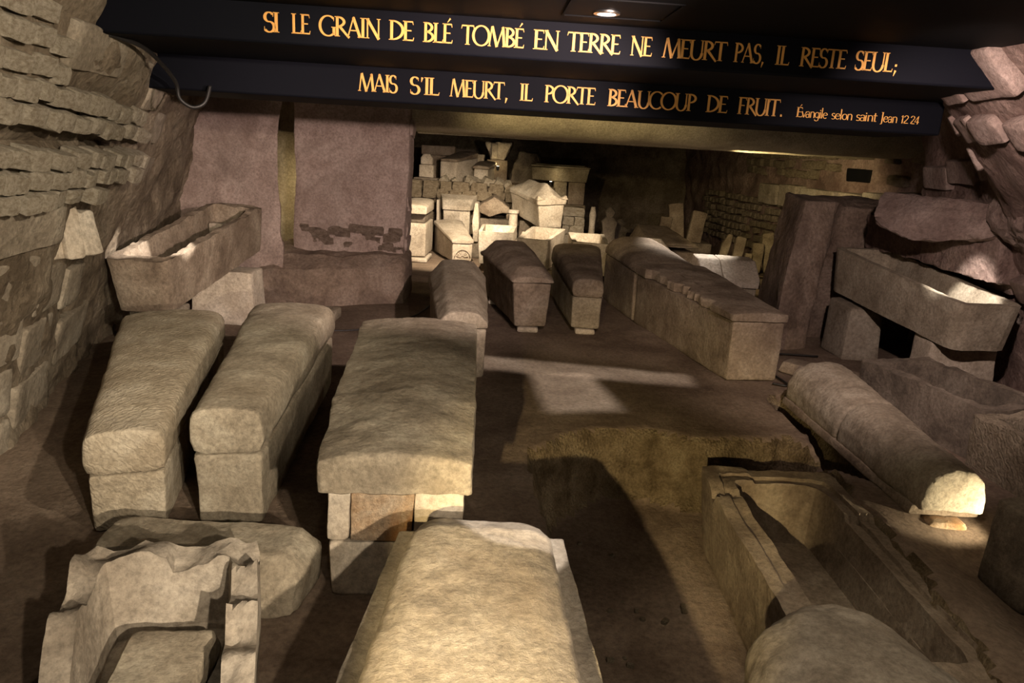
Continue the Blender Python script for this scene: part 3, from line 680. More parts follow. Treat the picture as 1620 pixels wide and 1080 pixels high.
for t, a, b in W1: lettering(b1, t, a / cy + 4.0 * sy * 0 + .2, b / cy + .2, 2.249, .094, 4.0 - .004) if False else lettering(b1, t, a * cy + (4.0 + .05 * a) * sy, b * cy + (4.0 + .05 * b) * sy, 2.249, .094, 4.0 - .004)
for t, a, b in W2: lettering(b2, t, a * cy + (4.9 + .05 * a) * sy, b * cy + (4.9 + .05 * b) * sy, 2.048, .105, 4.905 - .004)
for t, a, b in W3: lettering(b2, t, a * cy + (4.9 + .05 * a) * sy, b * cy + (4.9 + .05 * b) * sy, 2.052, .062, 4.905 - .004, .86)

exec_far = True
# ------------------------------------------------------------------ foreground and middle sarcophagi
G1 = 'stone sarcophagi of the crypt'
sarcophagus('sarcophagus', 'tapered sarcophagus with herringbone-tooled end, nearest the left wall', (-1.66, 2.92), (-2.34, 4.84), 0, .31, .64, .275, .32, 'round', .20, .22, G1, 'lime_tool', 'lime_tool', .02, .026, 1, .05, lr=.05)
sarcophagus('sarcophagus', 'tapered sarcophagus with rough pitted end, second from the left wall', (-1.25, 3.02), (-1.57, 5.02), 0, .30, .56, .345, .37, 'round', .22, .23, G1, 'lime', 'lime', .02, .026, 11, .05, amp=.010, lr=.06)

# sarcophagus with the heavy slab lid and patched end
t = thing('sarcophagus', 'sarcophagus under a heavy slab lid, end patched with rust-stained pieces', 'sarcophagus', (-.415, 2.57, 0), axis_frame((-.415, 2.57), (-.575, 4.36))[1], G1)
loft('trough', [rect_sec(.07, .44, .47, .0, .46), rect_sec(1.77, .56, .60, .0, .50)], 'lime', t, res=.03, seed=21, amp=.008)
loft('lid', [lid_sec(-.075, .58, .462, .165, 'slab'), lid_sec(.5, .63, .475, .20, 'slab'), lid_sec(1.2, .67, .495, .20, 'slab'), lid_sec(1.84, .70, .505, .20, 'slab')], 'lime', t, res=.024, r=.010, seed=22, amp=.012, freq=2.6, fine=.005)
loft('end_course', [box_poly(-.245, .245, -.03, .08, 0), box_poly(-.255, .25, -.03, .08, .235)], 'lime_pale', t, res=.03, seed=23, amp=.006, fine=.003)
for x0, x1, d, mt, sd in ((-.262, -.182, -.02, 'lime_pale', 24), (-.174, .062, -.028, 'rust', 25), (.070, .262, -.035, 'lime_pale', 26)):
    loft('end_fragment', [box_poly(x0, x1, d, .08, .243), box_poly(x0 + .004, x1 + .012 * (1 if x1 < .2 else 0), d, .08, .455)], mt, t, res=.025, r=.012, seed=sd, amp=.005, fine=.003, bev=.006)

sarcophagus('sarcophagus', 'grey sarcophagus with faceted lid just behind the heavy slab lid', (-.385, 5.42), (-.565, 6.98), 0, .37, .52, .39, .44, 'bevel', .13, .24, G1, 'lime', 'lime', .03, .035, 31, .06, lr=.02)
t = sarcophagus('sarcophagus', 'sarcophagus with chipped hipped lid standing on small yellowish blocks', (.17, 6.99), (-.12, 8.55), .06, .38, .58, .43, .46, 'bevel', .14, .20, G1, 'lime_brown', 'lime_brown', .05, .035, 41, .18, hip=.14, lr=.02)
sarcophagus('sarcophagus', 'narrow round-lidded sarcophagus to the left of the long one', (.715, 7.05), (.715, 8.75), .06, .29, .58, .31, .38, 'round', .18, .24, G1, 'lime', 'lime_brown', .015, .035, 51, .04, lr=.05)
def dip_lid(v):       # broken left edge of the long lid
    y = v[1]; n = mn.noise(Vector((y * 4.5, 2, 0))) + .5 * mn.noise(Vector((y * 17, 5, 0)))
    if v[0] < -.12 and .35 < y < 1.75:
        v = v.copy(); v[0] = v[0] + (.05 + .11 * n) * max(0, min(1, (y - .35) / .06)) * max(0, min(1, (1.85 - y) / .06))
    return v
sarcophagus('sarcophagus', 'long dark-sided sarcophagus with broken flat lid, near half of the pair', (1.995, 5.77), (1.66, 7.78), 0, .45, .74, .50, .53, 'slab', .075, .12, G1, 'lime_brown', 'lime_brown', .04, .03, 61, .03, dip=dip_lid, lr=.012)
sarcophagus('sarcophagus', 'domed-lid sarcophagus abutting the far end of the long broken one', (1.645, 7.83), (1.46, 9.05), 0, .74, .74, .53, .56, 'barrel', .12, .22, G1, 'lime_brown', 'lime_brown', .02, .035, 71, .03, lr=.03)

# support blocks
def prop(label, x0, x1, y0, y1, z0, z1, mat, seed, name='support_block', grp='blocks propping up the sarcophagi', taper=0.0, rz=0):
    cx, cy_ = (x0 + x1) / 2, (y0 + y1) / 2
    o = block(name, x0 - cx, x1 - cx, y0 - cy_, y1 - cy_, 0, z1 - z0, mat, None, taper, seed=seed, amp=.006, res=.04); o.location = (cx, cy_, z0); o.rotation_euler = (0, 0, rz)
    return tag(o, label, 'block', grp)
prop('small yellowish block under the foot of the hipped-lid sarcophagus', .04, .25, 6.96, 7.12, .0, .052, 'lime_pale', 1)
prop('hidden block under the head of the hipped-lid sarcophagus', -.3, .08, 8.2, 8.4, .0, .052, 'lime_pale', 2)
prop('small block under the foot of the narrow round-lidded sarcophagus', .62, .82, 7.02, 7.15, .0, .052, 'lime_pale', 3)
prop('hidden block under the head of the narrow round-lidded sarcophagus', .55, .9, 8.45, 8.6, .0, .046, 'lime_pale', 4)

# foreground: hipped slab lid in the centre
t = thing('sarcophagus', 'broad sarcophagus with raised-panel lid at the bottom centre', 'sarcophagus', (-.07, 2.38, 0), PI + .02, G1)
loft('trough', [rect_sec(.05, .50, .54, 0, .30), rect_sec(1.9, .62, .68, 0, .30)], 'lime', t, res=.04, seed=81)
loft('lid_flange', [rect_sec(0, .60, .60, .305, .385), rect_sec(.7, .70, .70, .305, .385), rect_sec(1.95, .82, .82, .305, .385)], 'lime_mid', t, res=.025, r=.006, seed=82, amp=.004, fine=.003, bev=.008)
loft('lid_panel', [sec(.04, [(-.235, .37), (.235, .37), (.225, .44), (.17, .468), (-.17, .468), (-.225, .44)]), sec(.16, [(-.255, .37), (.255, .37), (.24, .475), (.18, .502), (-.18, .502), (-.24, .475)]), sec(.7, [(-.285, .37), (.285, .37), (.27, .475), (.2, .505), (-.2, .505), (-.27, .475)]), sec(1.9, [(-.35, .37), (.35, .37), (.33, .475), (.24, .505), (-.24, .505), (-.33, .475)])],
     'lime_mid', t, res=.02, r=.02, seed=83, amp=.006, freq=3, fine=.0035)

# foreground right: round topped lid
t = thing('tomb_cover', 'rounded lid fragment on a base at the bottom right corner', 'cover', (1.07, 2.17, -.04), PI + .14, 'loose tomb covers')
loft('base', [rect_sec(.03, .36, .40, 0, .16), rect_sec(1.2, .62, .66, 0, .16)], 'lime_dark', t, res=.05, seed=91)
loft('lid', [lid_sec(0, .40, .165, .20, 'barrel', -.04), lid_sec(.10, .54, .165, .24, 'barrel', .0), lid_sec(.3, .68, .165, .255, 'barrel', .03), lid_sec(.5, .74, .165, .26, 'barrel', .02), lid_sec(1.3, .80, .165, .26, 'barrel')], 'lime_mid', t, res=.022, r=.03, seed=92, amp=.014, freq=3, fine=.005)

# sunken open trough in the pit
t = thing('open_trough', 'open stone trough sunk in the pit with a broken rim corner', 'trough', (1.53, 3.95, -.47), PI + .02, 'open stone troughs')
def rim_break(v):
    if v[2] > .3:
        v = v.copy(); n = mn.fractal(Vector((v[0] * 4, v[1] * 4, 1)), .8, 2, 3)
        v[2] += .012 * n
        if v[0] > .12 and v[1] < .34: v[2] += .02 - .10 * max(0, n)
        if v[0] < 0 and v[1] > .5: v[2] -= .03
    return v
tub('trough', t, trap(.66, .74, 0, 1.7, 0, 0), trap(.78, .80, -.02, 1.74, .47, .47), trap(.50, .50, .15, 1.6, .47, .47), trap(.40, .42, .22, 1.55, .14, .14), 'lime_brown', .032, .07, 101, .008, rim_break,
    ledge=(trap(.64, .66, .07, 1.68, .475, .475), trap(.63, .65, .075, 1.675, .455, .455)))

# half-round lid broken in two
t = thing('tomb_cover', 'half-round lid cracked across, its near end brightly lit', 'cover', (2.335, 3.46, 0), axis_frame((2.335, 3.46), (2.36, 5.25))[1], 'loose tomb covers')
def barrel_part(y0, y1, sd, mat):
    w_ = lambda y: .345 + (.54 - .345) * y / 1.8
    h_ = lambda y: .245 + .05 * y / 1.8
    loft('lid_half', [lid_sec(y, w_(y), .045, h_(y), 'barrel', .0) for y in (y0, (y0 + y1) / 2, y1)], mat, t, res=.026, r=.02, seed=sd, amp=.009, fine=.005)
barrel_part(0, .955, 111, 'lime'); barrel_part(.985, 1.80, 112, 'lime')
loft('flange', [rect_sec(.06, .38, .36, 0, .05), rect_sec(1.8, .58, .56, 0, .05)], 'lime_brown', t, res=.04, seed=113, amp=.008, r=.01)
prop('thin block under the bright end of the half-round lid', 2.22, 2.42, 3.44, 3.56, -.11, -.008, 'rust', 5)

# broken open trough behind it, in two lengths
def open_trough(name, label, foot, head, base, wf, wh, h0, h1, wall, floor_t, mat, seed, res=.04, post=None, group='open stone troughs', r=.04, rx=0.0, amp=.009, open_foot=False):
    L, rz = axis_frame(foot, head); t = thing(name, label, 'trough', (foot[0], foot[1], base), rz, group, rx)
    yi0 = -.001 if open_foot else wall
    tub('trough', t, trap(wf * .92, wh * .92, 0, L, 0, 0), trap(wf, wh, 0, L, h0, h1), trap(wf - 2 * wall, wh - 2 * wall, wall, L - wall, h0, h1), trap(wf - 2.6 * wall, wh - 2.6 * wall, wall * 1.3, L - wall * 1.3, floor_t, floor_t), mat, res, r, seed, amp, post)
    return t
def rough_rim(v):
    if v[2] > .3: v = v.copy(); v[2] += .025 * mn.fractal(Vector((v[0] * 5, v[1] * 5, 4)), .8, 2, 3)
    return v
open_trough('open_trough', 'far half of the broken open trough beneath the raised basin', (3.22, 4.32), (2.95, 5.42), -.1, .60, .62, .46, .46, .08, .1, 'lime_dark', 121, .035, rough_rim)
open_trough('open_trough', 'near half of the broken trough with chisel-marked side at right edge', (3.30, 3.45), (3.13, 4.29), -.1, .62, .61, .44, .44, .09, .1, 'lime_mark', 122, .03, rough_rim)
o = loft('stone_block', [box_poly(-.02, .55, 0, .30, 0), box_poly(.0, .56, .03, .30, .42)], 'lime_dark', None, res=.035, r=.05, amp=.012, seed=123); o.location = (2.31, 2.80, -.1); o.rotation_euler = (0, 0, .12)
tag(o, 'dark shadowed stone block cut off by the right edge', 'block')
o = loft('stone_block', [box_poly(-.35, .35, -.12, .12, 0), box_poly(-.33, .33, -.10, .10, .10)], 'lime_brown', None, res=.05, r=.03, amp=.012, seed=124); o.location = (2.66, 5.95, 0); o.rotation_euler = (0, 0, -.75)
tag(o, 'low rough kerb stone left of the broken open trough', 'block')
o = stone_obj(None, (2.10, 2.42, -.06), (.10, .10, .09), (0, .2, .4), 'lime', 'cobble'); tag(o, 'small round stone at the lower right edge', 'stone')

t = thing('spotlight', 'small floor spotlight shining on the end of the half-round cover', 'lamp', (2.62, 3.24, -.10)); lathe('housing', [(.03, 0), (.04, .04), (.04, .10)], 'cable', t, 12); lathe('lens', [(.036, .101), (.03, .103)], 'lampglow', t, 12)
d = bpy.data.lights.new('bulb', 'SPOT'); d.energy = 26; d.color = (1.0, .84, .55); d.spot_size = math.radians(95); d.spot_blend = .6; d.shadow_soft_size = .02; lo = bpy.data.objects.new('bulb', d); COL.objects.link(lo); lo.parent = t; lo.location = (-.03, .0, .14); lo.rotation_euler = Vector((-.26, .22, .10)).to_track_quat('-Z', 'Y').to_euler()
# raised basin on two supports
L_, rz_ = axis_frame((3.60, 5.42), (3.42, 7.2))
t = thing('stone_basin', 'raised stone basin with brightly lit hollow, against the right wall', 'basin', (3.60, 5.42, .44), rz_, 'open stone troughs', .075)
tub('basin', t, trap(.46, .58, .03, 1.80, 0, 0), trap(.50, .66, 0, 1.83, .37, .42), trap(.39, .53, .06, 1.77, .37, .42), trap(.31, .42, .12, 1.70, .10, .10), 'lime', .03, .09, 131, .005)
o = loft('support_block', [[(-.20, -.25, 0), (.14, -.30, 0), (.20, .2, 0), (-.18, .2, 0)], [(-.17, -.22, .49), (.14, -.25, .49), (.18, .2, .515), (-.16, .2, .515)]], 'block', None, res=.05, r=.03, amp=.010, seed=132); o.location = (3.28, 6.90, 0); o.rotation_euler = (0, 0, .1)
tag(o, 'tall pale block under the far end of the raised basin', 'block', 'blocks propping up the sarcophagi')
o = loft('support_block', [[(-.30, -.15, 0), (.30, -.15, 0), (.28, .18, 0), (-.28, .18, 0)], [(-.26, -.13, .45), (.28, -.13, .45), (.26, .16, .465), (-.24, .16, .465)]], 'lime_pale', None, res=.05, r=.03, amp=.012, seed=133); o.location = (3.60, 5.78, 0)
tag(o, 'low pale block under the near end of the raised basin', 'block', 'blocks propping up the sarcophagi')

# upper-left trough on supports
L_, rz_ = axis_frame((-2.82, 5.38), (-2.80, 7.32))
t = thing('open_trough', 'weathered open trough propped up beside the left pier', 'trough', (-2.82, 5.38, .385), rz_, 'open stone troughs', .125)
tub('trough', t, trap(.40, .46, .02, 1.92, 0, 0), trap(.48, .54, 0, 1.95, .41, .44), trap(.36, .40, .10, 1.85, .41, .44), trap(.30, .34, .14, 1.80, .12, .12), 'lime_brown', .03, .05, 141, .012, rough_rim)
for k, (y0, y1, xx) in enumerate(((1.58, 1.72, -.07), (1.50, 1.60, .08), (1.22, 1.42, .0))):
    o = block('brick', -.07, .07, -(y1 - y0) / 2, (y1 - y0) / 2, 0, .16 if k < 2 else .06, 'lime_pale', None, 0, seed=145 + k, amp=.004, res=.05, r=.01)
    o.location = (-2.82 + xx, 5.38 + (y0 + y1) / 2, .385 + .12 + .235 - (.04 if k == 2 else 0)); tag(o, ['upright pale brick at the far left inside the propped trough', 'narrow upright tile fragment inside the propped trough', 'flat tile fragment inside the propped trough'][k], 'brick', 'fragments inside the propped trough')
prop('pale tapering block under the far end of the propped trough', -3.02, -2.42, 6.6, 6.95, 0, .50, 'lime_pale', 6, taper=.08)
prop('block hidden under the near end of the propped trough', -3.0, -2.65, 5.5, 5.8, 0, .38, 'block', 7)
prop('low flat slab on the floor below the plastered pier', -2.2, -1.75, 6.9, 7.2, 0, .10, 'lime', 8)

# bottom-left: broken trough and the block lying behind it
t = thing('open_trough', 'broken trough with ragged lit walls at the bottom left', 'trough', (-1.13, 2.24, 0), PI + .30, 'open stone troughs')
def broken(v):
    v = v.copy(); y = v[1]
    if v[2] > .14:
        n = mn.fractal(Vector((v[0] * 6, y * 6, v[2] * 3)), .8, 2, 3)
        drop = max(0, y - .34) * (.75 if v[0] > 0 else .28) + .05 * n + (.05 * abs(math.sin(y * 17)) if v[0] < 0 else 0)
        v[2] = max(.13, v[2] - max(-.03, drop))
    return v
tub('trough', t, trap(.54, .56, 0, 1.1, 0, 0), trap(.57, .58, 0, 1.12, .37, .37), trap(.40, .40, .10, 1.08, .37, .37), trap(.36, .36, .14, 1.05, .10, .10), 'lime_mid', .026, .05, 151, .012, broken)
o = loft('stone_slab', [box_poly(-.13, .13, -.35, .30, 0), box_poly(-.12, .12, -.33, .26, .10)], 'lime', None, res=.03, r=.02, amp=.012, seed=152, fine=.005); o.location = (-.98, 1.72, .115); o.rotation_euler = (.03, .06, .15)
tag(o, 'rough slab fragment lying inside the broken bottom-left trough', 'slab')
o = loft('stone_block', [[(-.44, -.16, 0), (.42, -.16, 0), (.43, .20, 0), (-.42, .20, 0)], [(-.43, -.12, .13), (.43, -.12, .13), (.44, .20, .13), (-.43, .20, .13)], [(-.40, -.05, .21), (.36, -.06, .21), (.38, .18, .21), (-.40, .18, .21)]], 'lime', None, res=.03, r=.06, amp=.014, seed=153, fine=.005); o.location = (-1.17, 2.50, 0)
tag(o, 'weathered block lying crosswise behind the broken bottom-left trough', 'block')

# lid in two white pieces behind the long sarcophagus
t = thing('sarcophagus', 'low sarcophagus with pale two-piece lid behind the long broken one', 'sarcophagus', (2.44, 8.55, 0), 0, G1)
block('trough', -.30, .30, -.36, .36, 0, .36, 'lime', t, 0, seed=161)
for x0, x1, sd in ((-.34, -.09, 162), (-.08, .33, 163)):
    loft('lid_half', [[(x, -.42, .365), (x, .42, .365), (x, .42, .44), (x, .16, .66), (x, -.10, .64), (x, -.42, .42)] for x in (x0, x1)], 'lime_pale', t, res=.04, r=.02, amp=.006, seed=sd)
o = loft('stone_fragment', [box_poly(-.33, .33, -.16, .16, 0), box_poly(-.30, .30, -.13, .13, .58), box_poly(-.16, .2, -.06, .06, .70)], 'lime_pale', None, res=.05, r=.05, amp=.02, seed=164); o.location = (1.72, 9.75, 0)
tag(o, 'brightly lit rounded white stone behind the domed sarcophagus', 'stone')
t = thing('sarcophagus', 'low sarcophagus with tilted flat slab, in front of the rubble wall', 'sarcophagus', (2.15, 10.9, 0), .1, G1)
block('trough', -.33, .36, -.5, .5, 0, .45, 'lime_brown', t, 0, seed=165)
loft('lid', [box_poly(-.38, .40, -.55, .5, .52), [(-.34, -.5, .56), (.36, -.5, .56), (.2, .5, .72), (-.28, .5, .74)]], 'lime_brown', t, res=.06, r=.02, amp=.01, seed=166)

# ------------------------------------------------------------------ rear chamber sarcophagi and fragments
t = thing('sarcophagus', 'pale sarcophagus with raised slab lid beside the plastered pier', 'sarcophagus', (-1.59, 11.05, .07), 0, G1)
block('trough', -.2, .19, 0, .88, 0, .50, 'lime_pale', t, 0, seed=201); block('spacer', -.17, .16, .1, .85, .505, .64, 'lime_dark', t, 0, seed=202)
loft('lid', [lid_sec(-.03, .40, .645, .14, 'flat'), lid_sec(.9, .40, .645, .18, 'flat')], 'lime_pale', t, res=.06, seed=203, amp=.006)
prop('thin pale plinth under the pier-side sarcophagus', -1.78, -1.36, 10.95, 11.6, 0, .058, 'lime_pale', 9)
t = sarcophagus('sarcophagus', 'pale sarcophagus with a carved shell on its foot end', (-.835, 11.05), (-1.17, 12.15), .03, .31, .46, .28, .42, 'slab', .06, .10, G1, 'lime_pale', 'lime_pale', .03, .05, 211, .02)
for k in range(7):
    a = math.radians(20 + 140 * k / 6); c, s = math.cos(a), math.sin(a)
    loft('shell_rib', [[(c * .025 - s * .006, -.012, .07 + s * .025 + c * .006), (c * .025 + s * .006, -.012, .07 + s * .025 - c * .006), (c * .09 + s * .014, -.018, .07 + s * .09 - c * .014), (c * .09 - s * .014, -.018, .07 + s * .09 + c * .014)], [(c * .025 - s * .006, .02, .07 + s * .025 + c * .006), (c * .025 + s * .006, .02, .07 + s * .025 - c * .006), (c * .09 + s * .014, .02, .07 + s * .09 - c * .014), (c * .09 - s * .014, .02, .07 + s * .09 + c * .014)]], 'lime_pale', t, res=.1, r=.002, amp=0, fine=0, bev=0)
tube('shell_arc', [(math.cos(math.radians(a)) * .12, -.012, .07 + math.sin(math.radians(a)) * .12) for a in range(5, 176, 10)], .010, 'lime_pale', t, 6)
t = thing('sarcophagus', 'white sarcophagus with sloping trapezoid lid behind the shell-carved one', 'sarcophagus', (-1.09, 12.75, 0), 0, G1)
block('trough', -.23, .23, 0, .42, 0, .66, 'lime_pale', t, 0, seed=221)
loft('lid', [sec(-.06, [(-.24, .665), (.24, .665), (.24, .74), (-.24, .74)]), sec(.10, [(-.27, .665), (.27, .665), (.27, .84), (-.27, .84)]), sec(.45, [(-.33, .665), (.33, .665), (.33, .92), (-.33, .92)])], 'lime_pale', t, res=.06, r=.015, seed=222, amp=.006)
loft('side_panel', [box_poly(-.34, -.29, .02, .4, 0), box_poly(-.36, -.31, .02, .4, .82)], 'lime_pale', t, res=.1, seed=223)
o = loft('stone_slab', [box_poly(-.03, .05, -.2, .2, 0), box_poly(-.055, .055, -.22, .2, .3), box_poly(-.03, .03, -.16, .2, .62)], 'lime_pale', None, res=.06, r=.02, seed=224); o.location = (-.69, 11.9, .26); tag(o, 'bright white slab propped against the trapezoid-lid sarcophagus', 'slab')
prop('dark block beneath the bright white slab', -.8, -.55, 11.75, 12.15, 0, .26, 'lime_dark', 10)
open_trough('open_trough', 'cream open trough, left of three before the tilted sarcophagus', (-.32, 10.45), (-.30, 11.5), .12, .50, .54, .46, .46, .05, .1, 'lime_pale', 231, .05, None, r=.03)
open_trough('open_trough', 'cream open trough turned askew, middle of three before the tilted sarcophagus', (.20, 10.15), (.46, 11.1), .12, .46, .52, .42, .50, .06, .12, 'lime_pale', 232, .05, None, r=.03)
open_trough('open_trough', 'bright cream open trough, right of three before the tilted sarcophagus', (1.0, 9.95), (1.02, 11.0), .12, .50, .54, .44, .46, .06, .12, 'lime_pale', 233, .05, None, r=.03)
for i, (x, y) in enumerate(((-.32, 10.9), (.33, 10.6), (1.0, 10.45))):
    prop('low plinth under the %s of three cream open troughs' % ('left', 'middle', 'right')[i], x - .2, x + .2, y - .4, y + .4, 0, .108, 'lime_brown', 11 + i)
t = thing('sarcophagus', 'brown broken sarcophagus with ragged lid hanging over a dark hole', 'sarcophagus', (-.45, 12.65, .3), 0, G1)
loft('trough', [[(-.26, 0, 0), (.26, 0, 0), (.26, 1.1, 0), (-.26, 1.1, 0)], [(-.27, .1, .25), (.27, 0, .25), (.27, 1.1, .25), (-.27, 1.1, .25)]], 'lime_dark', t, res=.06, seed=241)
loft('lid', [lid_sec(-.05, .54, .38, .26, 'gable'), lid_sec(1.2, .58, .34, .34, 'gable')], 'lime_brown', t, res=.05, seed=242, amp=.03, freq=4, post=lambda v: v if v[1] > .25 or v[2] > .5 else v - np.array((0, 0, .10 * max(0, 1 - abs(v[0] + .05) / .2))))
block('side_slab', .22, .27, 0, 1.0, .25, .38, 'lime_brown', t, 0, seed=243); block('side_slab', -.27, -.22, .2, 1.0, .25, .38, 'lime_brown', t, 0, seed=244)
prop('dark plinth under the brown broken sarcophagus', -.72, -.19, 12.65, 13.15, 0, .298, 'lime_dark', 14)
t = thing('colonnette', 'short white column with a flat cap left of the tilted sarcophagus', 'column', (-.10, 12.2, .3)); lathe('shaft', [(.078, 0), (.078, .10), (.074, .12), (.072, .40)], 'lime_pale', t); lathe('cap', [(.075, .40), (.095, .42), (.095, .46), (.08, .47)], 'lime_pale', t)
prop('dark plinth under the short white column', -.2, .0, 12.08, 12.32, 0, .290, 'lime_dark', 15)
t = thing('colonnette', 'small white baluster stub in the gap beside the tilted sarcophagus', 'column', (.09, 11.25, .0)); lathe('shaft', [(.05, 0), (.05, .3), (.035, .36), (.045, .48), (.03, .52)], 'lime_pale', t)
# tilted gabled sarcophagus on a white block
t = thing('sarcophagus', 'tilted pale sarcophagus with pointed gable lid raised on a block', 'sarcophagus', (.50, 11.5, .575), .36, G1, .06, -.05)
loft('trough', [rect_sec(0, .36, .44, 0, .36), rect_sec(1.25, .38, .46, .06, .40)], 'lime_pale', t, res=.05, seed=251)
loft('lid', [sec(-.03, [(-.24, .365), (.24, .365), (.25, .44), (.12, .46), (0, .52), (-.12, .46), (-.25, .44)]), sec(.22, [(-.24, .365), (.24, .365), (.25, .45), (.12, .55), (0, .66), (-.12, .55), (-.25, .45)]), sec(1.0, [(-.25, .40), (.25, .40), (.25, .46), (.12, .56), (0, .64), (-.12, .56), (-.25, .46)]), sec(1.28, [(-.25, .40), (.25, .40), (.25, .47), (.12, .52), (0, .56), (-.12, .52), (-.25, .47)])], 'lime_pale', t, res=.05, r=.012, seed=252, amp=.015)
for sx in (-1, 1): loft('corner_horn', [[(sx * .25, -.04, .43), (sx * .13, -.04, .45), (sx * .13, .08, .45), (sx * .25, .08, .43)], [(sx * .25, -.03, .50), (sx * .22, -.03, .50), (sx * .22, .03, .50), (sx * .25, .03, .50)]], 'lime_pale', t, res=.05, r=.01, seed=253)
prop('pale block carrying the tilted gabled sarcophagus', .36, .68, 11.55, 11.85, 0, .57, 'lime_pale', 16)
prop('block carrying the far end of the tilted gabled sarcophagus', -.0, .35, 12.38, 12.6, 0, .58, 'lime_dark', 17)
# rubble pedestal carrying the upper sarcophagus
t = thing('rubble_pedestal', 'stack of squared rubble stones under the upper yellow-lit sarcophagus', 'pedestal', (.975, 13.1, 0)); core = block('core', -.17, .17, .02, .38, 0, .80, 'mortar', t, 0, seed=260)
for j in range(5):
    x = -.2
    for wd in ((.14, .24), (.22, .16), (.12, .26), (.2, .18), (.38,))[j]:
        stone_obj(t, (x + wd / 2, .06, .08 + j * .16), (wd * 1.02, .22, .16), (0, 0, 0), 'rubble'); x += wd + .01
for i, (x0, x1, mt, lb) in enumerate(((.59, .83, 'lime', 'grey upright slab under the upper sarcophagus, left one'), (.86, 1.16, 'lime_brown', 'brown upright slab under the upper sarcophagus, right one'))):
    prop(lb, x0, x1, 13.45, 13.75, .82 if i else .82, 1.215, mt, 18 + i, 'upright_slab')
prop('rubble base beneath the two upright slabs', .58, 1.2, 13.5, 13.9, 0, .818, 'rubble_dark', 20)
t = thing('sarcophagus', 'upper sarcophagus with yellow-lit corner raised on two slabs', 'sarcophagus', (.62, 13.35, 1.22), 0, G1)
loft('trough', [[(-.42, .45, 0), (0, .06, 0), (.56, .16, 0), (.5, .75, 0), (-.1, .85, 0)], [(-.44, .45, .22), (0, .02, .24), (.60, .12, .24), (.52, .78, .24), (-.12, .88, .24)]], 'lime', t, res=.06, r=.015, seed=270)
loft('lid', [[(-.46, .45, .245), (0, 0, .245), (.62, .10, .245), (.53, .8, .245), (-.13, .9, .245)], [(-.38, .45, .29), (.03, .1, .29), (.52, .18, .29), (.46, .7, .29), (-.05, .8, .29)]], 'lime', t, res=.06, r=.015, seed=271)
t = thing('colonnette', 'white broken shaft leaning beside the rubble pedestal', 'column', (1.29, 12.95, 0)); lathe('shaft', [(.055, .38), (.05, .5), (.06, .7), (.035, .84)], 'lime_pale', t); lathe('base', [(.08, 0), (.08, .3), (.06, .38)], 'lime_dark', t)
for x, y, h, lb in ((1.58, 12.9, .86, 'dark worn statue with rounded head in the shadows'), (1.85, 13.4, .62, 'dark low sculpture fragment in the shadows, right of the worn statue')):
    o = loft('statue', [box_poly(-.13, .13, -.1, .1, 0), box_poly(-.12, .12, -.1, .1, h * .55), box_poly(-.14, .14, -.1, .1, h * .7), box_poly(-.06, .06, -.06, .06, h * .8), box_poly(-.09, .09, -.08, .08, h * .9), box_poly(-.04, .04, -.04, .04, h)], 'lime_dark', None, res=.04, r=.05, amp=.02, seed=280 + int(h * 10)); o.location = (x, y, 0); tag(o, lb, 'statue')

# terrace things
t = thing('stele', 'small round-topped stele with a socket on the rear terrace', 'stele', (-1.72, 13.5, 1.10)); block('base', -.13, .13, -.1, .1, .06, .28, 'lime_pale', t, 0, seed=301)
loft('head', [[(-.11, -.08, .285), (.11, -.08, .285), (.11, .08, .285), (-.11, .08, .285)], [(-.11, -.08, .40), (.11, -.08, .40), (.11, .08, .40), (-.11, .08, .40)], [(-.07, -.08, .47), (.07, -.08, .47), (.07, .08, .47), (-.07, .08, .47)]], 'lime_pale', t, res=.04, r=.03, seed=302, amp=.004)
block('plinth', -.22, .22, -.14, .14, -.02, .055, 'lime_dark', t, 0, seed=303)
sarcophagus('sarcophagus', 'pink-grey sarcophagus receding to the right on the rear terrace', (-1.34, 13.55), (-1.04, 14.2), 1.09, .34, .44, .36, .44, 'slab', .05, .12, G1, 'lime_pale', 'lime_brown', .0, .06, 311, .04)
t = sarcophagus('sarcophagus', 'small sarcophagus with flat cap on the rear terrace, right of the pink-grey one', (-.74, 13.55), (-.66, 14.1), 1.09, .26, .30, .26, .30, 'slab', .06, .10, G1, 'lime_pale', 'lime_brown', .06, .06, 321, .04)
t = thing('cornice_stone', 'moulded cornice block behind the round-topped stele', 'stone', (-1.62, 14.5, 1.10)); block('body', -.27, .27, -.15, .15, 0, .44, 'lime_brown', t, 0, seed=331); block('moulding', -.32, .32, -.18, .18, .445, .62, 'lime_brown', t, 0, seed=332)
t = thing('capital', 'leafy carved capital lit yellow on the rear terrace', 'capital', (-.48, 14.5, 1.10)); block('plinth', -.2, .2, -.15, .15, 0, .42, 'lime_brown', t, 0, seed=341)
loft('bell', [box_poly(-.14, .14, -.12, .12, .425), box_poly(-.24, .25, -.18, .18, .74)], 'lime_pale', t, res=.04, r=.03, seed=342, amp=.03, freq=6, fine=.015)
block('front_fragment', -.12, .0, -.22, -.14, .45, .72, 'lime_pale', t, 0, seed=343)
o = block('stone_block', -.14, .16, -.12, .12, 0, .50, 'lime_pale', None, 0, seed=351); o.location = (-.90, 14.55, 1.10); tag(o, 'orange-lit squared block left of the leafy capital', 'block')
o = loft('rock_mass', [box_poly(-.40, .42, -.3, .3, 0), box_poly(-.30, .32, -.25, .25, .35), box_poly(-.2, .18, -.2, .2, .62)], 'lime_dark', None, res=.06, r=.08, amp=.06, freq=3, seed=352, fine=.02); o.location = (.14, 14.75, 1.06); tag(o, 'dark unlit rocky mass at the right end of the terrace', 'rock')
